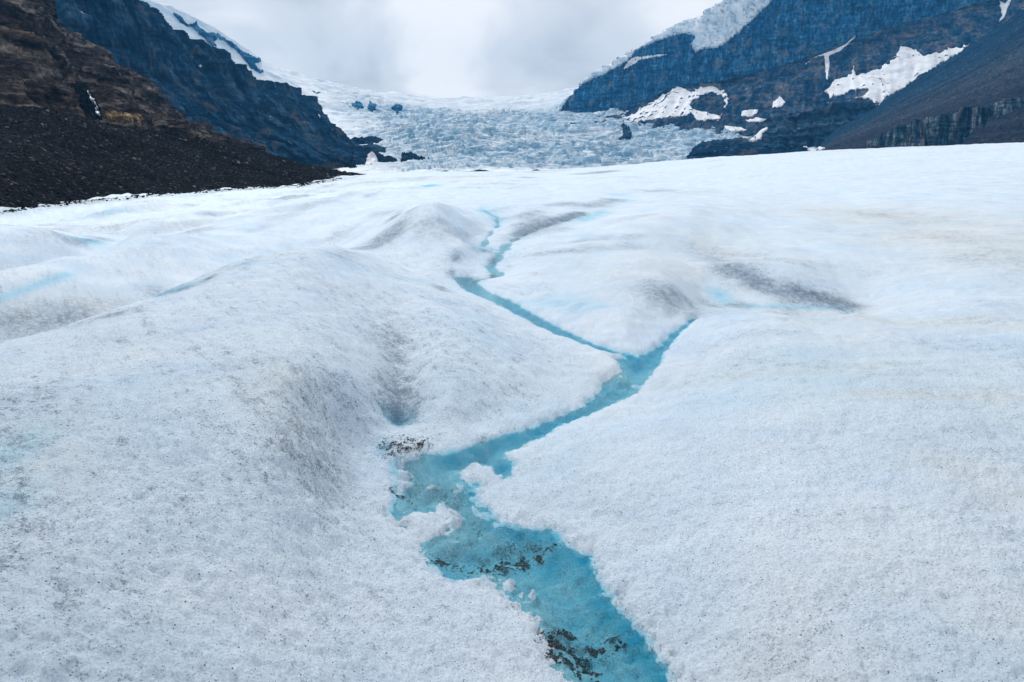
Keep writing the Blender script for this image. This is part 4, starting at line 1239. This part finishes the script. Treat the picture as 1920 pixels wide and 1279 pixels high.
# ------------------------------------------------------------------ stones
def icosphere(sub=0):
    t = (1 + 5 ** 0.5) / 2
    v = np.array([(-1, t, 0), (1, t, 0), (-1, -t, 0), (1, -t, 0), (0, -1, t), (0, 1, t), (0, -1, -t), (0, 1, -t), (t, 0, -1), (t, 0, 1), (-t, 0, -1), (-t, 0, 1)], float)
    v /= np.linalg.norm(v, axis=1, keepdims=True)
    f = np.array([(0, 11, 5), (0, 5, 1), (0, 1, 7), (0, 7, 10), (0, 10, 11), (1, 5, 9), (5, 11, 4), (11, 10, 2), (10, 7, 6), (7, 1, 8), (3, 9, 4), (3, 4, 2), (3, 2, 6), (3, 6, 8), (3, 8, 9), (4, 9, 5), (2, 4, 11), (6, 2, 10), (8, 6, 7), (9, 8, 1)])
    for _ in range(sub):
        mids = {}; v = list(v); nf = []

        def mp(a, b):
            k = (min(a, b), max(a, b))
            if k not in mids:
                p = (v[a] + v[b]) / 2
                mids[k] = len(v); v.append(p / np.linalg.norm(p))
            return mids[k]
        for a, b, c in f:
            ab, bc, ca_ = mp(a, b), mp(b, c), mp(c, a)
            nf += [(a, ab, ca_), (b, bc, ab), (c, ca_, bc), (ab, bc, ca_)]
        v = np.array(v); f = np.array(nf)
    return v, f


def rocks(pos, size, squash=(0.6, 0.9), sub=0):
    v, f = icosphere(sub)
    n = len(pos)
    V = np.repeat(v[None], n, 0) * rng.uniform(0.7, 1.25, (n, len(v), 1))
    V = V * np.stack([rng.uniform(0.8, 1.3, n), rng.uniform(0.8, 1.2, n), rng.uniform(*squash, n)], -1)[:, None, :]
    a = rng.uniform(0, 2 * np.pi, n)
    ca_, sa = np.cos(a)[:, None], np.sin(a)[:, None]
    V = np.stack([V[..., 0] * ca_ - V[..., 1] * sa, V[..., 0] * sa + V[..., 1] * ca_, V[..., 2]], -1)
    V = V * size[:, None, None] + pos[:, None, :]
    return V.reshape(-1, 3), (f[None] + (np.arange(n) * len(v))[:, None, None]).reshape(-1, 3)


m, n_, l_, b_ = new_mat('moraine_stone')
oi = n_.new('ShaderNodeNewGeometry')
cc = ramp(n_, l_, oi.outputs['Random Per Island'], [(0.0, (0.006, 0.007, 0.009)), (0.6, (0.014, 0.018, 0.024)), (0.9, (0.035, 0.039, 0.044)), (1.0, (0.12, 0.12, 0.118))])
l_.new(cc, b_.inputs['Base Color'])
b_.inputs['Roughness'].default_value = 0.9
b_.inputs['Specular IOR Level'].default_value = 0.0
bump(n_, l_, nz(n_, l_, oi.outputs['Position'], 3.0, 5, 0.7), 0.6, 0.15, b_)
MAT['stone'] = m

J, I = MOR_P.shape[:2]
cnt = 22000
jj = (rng.uniform(0.0, 0.93, cnt) * (J - 2))
ii = rng.uniform(0.10, 1.0, cnt) ** 0.8 * (I - 2)
j0, i0 = jj.astype(int), ii.astype(int)
fj, fi = (jj - j0)[:, None], (ii - i0)[:, None]
sp = (MOR_P[j0, i0] * (1 - fj) * (1 - fi) + MOR_P[j0 + 1, i0] * fj * (1 - fi) + MOR_P[j0, i0 + 1] * (1 - fj) * fi + MOR_P[j0 + 1, i0 + 1] * fj * fi)
sz = 0.09 + 0.26 * rng.uniform(0, 1, cnt) ** 3
sz *= np.clip(sp[:, 1] / 200, 0.7, 1.8)
edge = np.array([(-200, 408), (0, 397), (60, 387), (120, 380), (200, 372), (340, 359), (440, 353), (560, 346), (640, 332)], float)
ex = rng.uniform(-60, 640, 900); eyy = np.interp(ex, edge[:, 0], edge[:, 1]) + np.abs(rng.normal(size=900)) * 2.2 + 0.3
extra = []
for a, b in zip(ex, eyy):
    x, y = ground_hit(a, b)
    extra.append((x, y))
extra = np.array(extra)
ez = terrain(extra[:, 0], extra[:, 1])[0]
sp = np.concatenate([sp, np.stack([extra[:, 0], extra[:, 1], ez], -1)])
sz = np.concatenate([sz, rng.uniform(0.08, 0.28, 900) * np.clip(extra[:, 1] / 140, 0.7, 2)])
v, f = rocks(sp, sz)
link('moraine_rubble', mesh_from('moraine_rubble', v, tris=f, smooth=False), MAT['stone'], 'loose dark stones covering the gravel moraine', None, 'stuff')

m, n_, l_, b_ = new_mat('pale_boulder')
oi = n_.new('ShaderNodeObjectInfo')
cc = ramp(n_, l_, oi.outputs['Random'], [(0.0, (0.04, 0.043, 0.05)), (0.6, (0.10, 0.10, 0.105)), (1.0, (0.24, 0.23, 0.215))])
ps = n_.new('ShaderNodeNewGeometry').outputs['Position']
cc = mixc(n_, l_, 1.0, cc, ramp(n_, l_, nz(n_, l_, ps, 2.5, 6, 0.7), [(0.3, (0.5, 0.5, 0.5)), (0.7, (1.2, 1.2, 1.2))]), 'MULTIPLY')
l_.new(cc, b_.inputs['Base Color'])
b_.inputs['Roughness'].default_value = 0.9
b_.inputs['Specular IOR Level'].default_value = 0.0
MAT['boulder'] = m
b_meshes = []
for k in range(6):
    v, f = rocks(np.zeros((1, 3)), np.ones(1), (0.65, 0.95), 1)
    b_meshes.append(mesh_from('boulder', v, tris=f, smooth=False))
    b_meshes[-1].materials.append(MAT['boulder'])
for k in range(110):
    j = int(random.uniform(0.03, 0.91) * (J - 1)); i = int(random.uniform(0.22, 0.97) * (I - 1))
    p = MOR_P[j, i]
    o = bpy.data.objects.new('boulder', b_meshes[k % 6])
    s = random.uniform(0.28, 0.52) * max(0.8, p[1] / 190)
    o.location = (p[0], p[1], p[2] + 0.15 * s)
    o.scale = (s, s * random.uniform(0.8, 1.1), s * random.uniform(0.8, 1.1))
    o.rotation_euler = (random.uniform(-.3, .3), random.uniform(-.3, .3), random.uniform(0, 6.28))
    col.objects.link(o)
    o['label'] = 'pale boulder lying among the dark stones of the moraine'
    o['category'] = 'boulder'
    o['group'] = 'boulders strewn over the moraine'

# grit lying on the bed of the stream
m, n_, l_, b_ = new_mat('wet_grit')
oi = n_.new('ShaderNodeNewGeometry')
cc = ramp(n_, l_, oi.outputs['Random Per Island'], [(0.0, (0.004, 0.010, 0.018)), (0.8, (0.012, 0.022, 0.032)), (1.0, (0.05, 0.065, 0.08))])
l_.new(cc, b_.inputs['Base Color'])
b_.inputs['Roughness'].default_value = 0.6
MAT['grit'] = m
for lst, label in (([(905, 1055, 22, 10), (930, 1040, 14, 7), (960, 1025, 14, 6)], 'dark grit patch on the bed of the pool, below its widest bend'),
                   ([(1010, 1022, 16, 7), (985, 1035, 12, 5)], 'thin dark grit patch on the bed beside the deep turquoise edge'),
                   ([(825, 1045, 12, 5), (850, 1040, 8, 4)], 'small dark grit patch in the shallow side lobe of the pool'),
                   ([(1040, 1205, 16, 16), (1065, 1180, 12, 10), (1075, 1222, 18, 12), (1100, 1242, 18, 10)], 'largest dark grit patch on the stream bed at the bottom edge'),
                   ([(1120, 1188, 14, 5), (1140, 1194, 12, 5), (1160, 1200, 8, 4)], 'dark grit streak beside the largest grit patch'),
                   ([(865, 970, 12, 7), (885, 985, 10, 5)], 'faint grit patch in the pale shallow part of the stream'),
                   ([(730, 850, 10, 8), (760, 842, 16, 7), (790, 838, 10, 5)], 'dark grit in the hollow beside the head of the pool'),
                   ([(735, 925, 6, 3), (752, 928, 8, 3)], 'tiny grit spots at the bank of the shallow pool')):
    pts = []
    for px, py, rx_, ry_ in lst:
        k = int(rx_ * ry_ * 4.5) + 60
        c = on_stream(px + rng.normal(size=k) * rx_ * 0.95, py + rng.normal(size=k) * ry_ * 0.9)
        pts.append(c)
    pts = np.concatenate(pts)
    cl = fbm2(pts[:, 0] * 14, pts[:, 1] * 17, 3, 0.65, seed=95) > 0.0
    pts = pts[cl]
    z, sdd = terrain(pts[:, 0], pts[:, 1])
    g = rng.uniform(0.002, 0.0055, len(pts)) * (1 + (rng.uniform(size=len(pts)) > 0.95) * 1.0)
    v, f = rocks(np.stack([pts[:, 0], pts[:, 1], z + 0.002], -1), g, (0.45, 0.8))
    link('grit_patch', mesh_from('grit_patch', v, tris=f, smooth=False), MAT['grit'], label, 'grit', 'stuff')

# ------------------------------------------------------------------ the air
hz_me = mesh_from('haze', [(x, y, z) for x in (-2700, 2700) for y in (-60, 5400) for z in (-60, 920)],
                  [(0, 1, 3, 2), (4, 6, 7, 5), (0, 4, 5, 1), (2, 3, 7, 6), (0, 2, 6, 4), (1, 5, 7, 3)], smooth=False)
m = bpy.data.materials.new('haze')
m.use_nodes = True
nt = m.node_tree
nt.nodes.clear()
o_ = nt.nodes.new('ShaderNodeOutputMaterial')
pv = nt.nodes.new('ShaderNodeVolumePrincipled')
pv.inputs['Color'].default_value = (0.13, 0.50, 1.0, 1)
pv.inputs['Density'].default_value = 0.00006
pv.inputs['Anisotropy'].default_value = 0.0
nt.links.new(pv.outputs[0], o_.inputs['Volume'])
link('haze', hz_me, m, 'thin blue mountain air filling the valley', None, 'stuff')
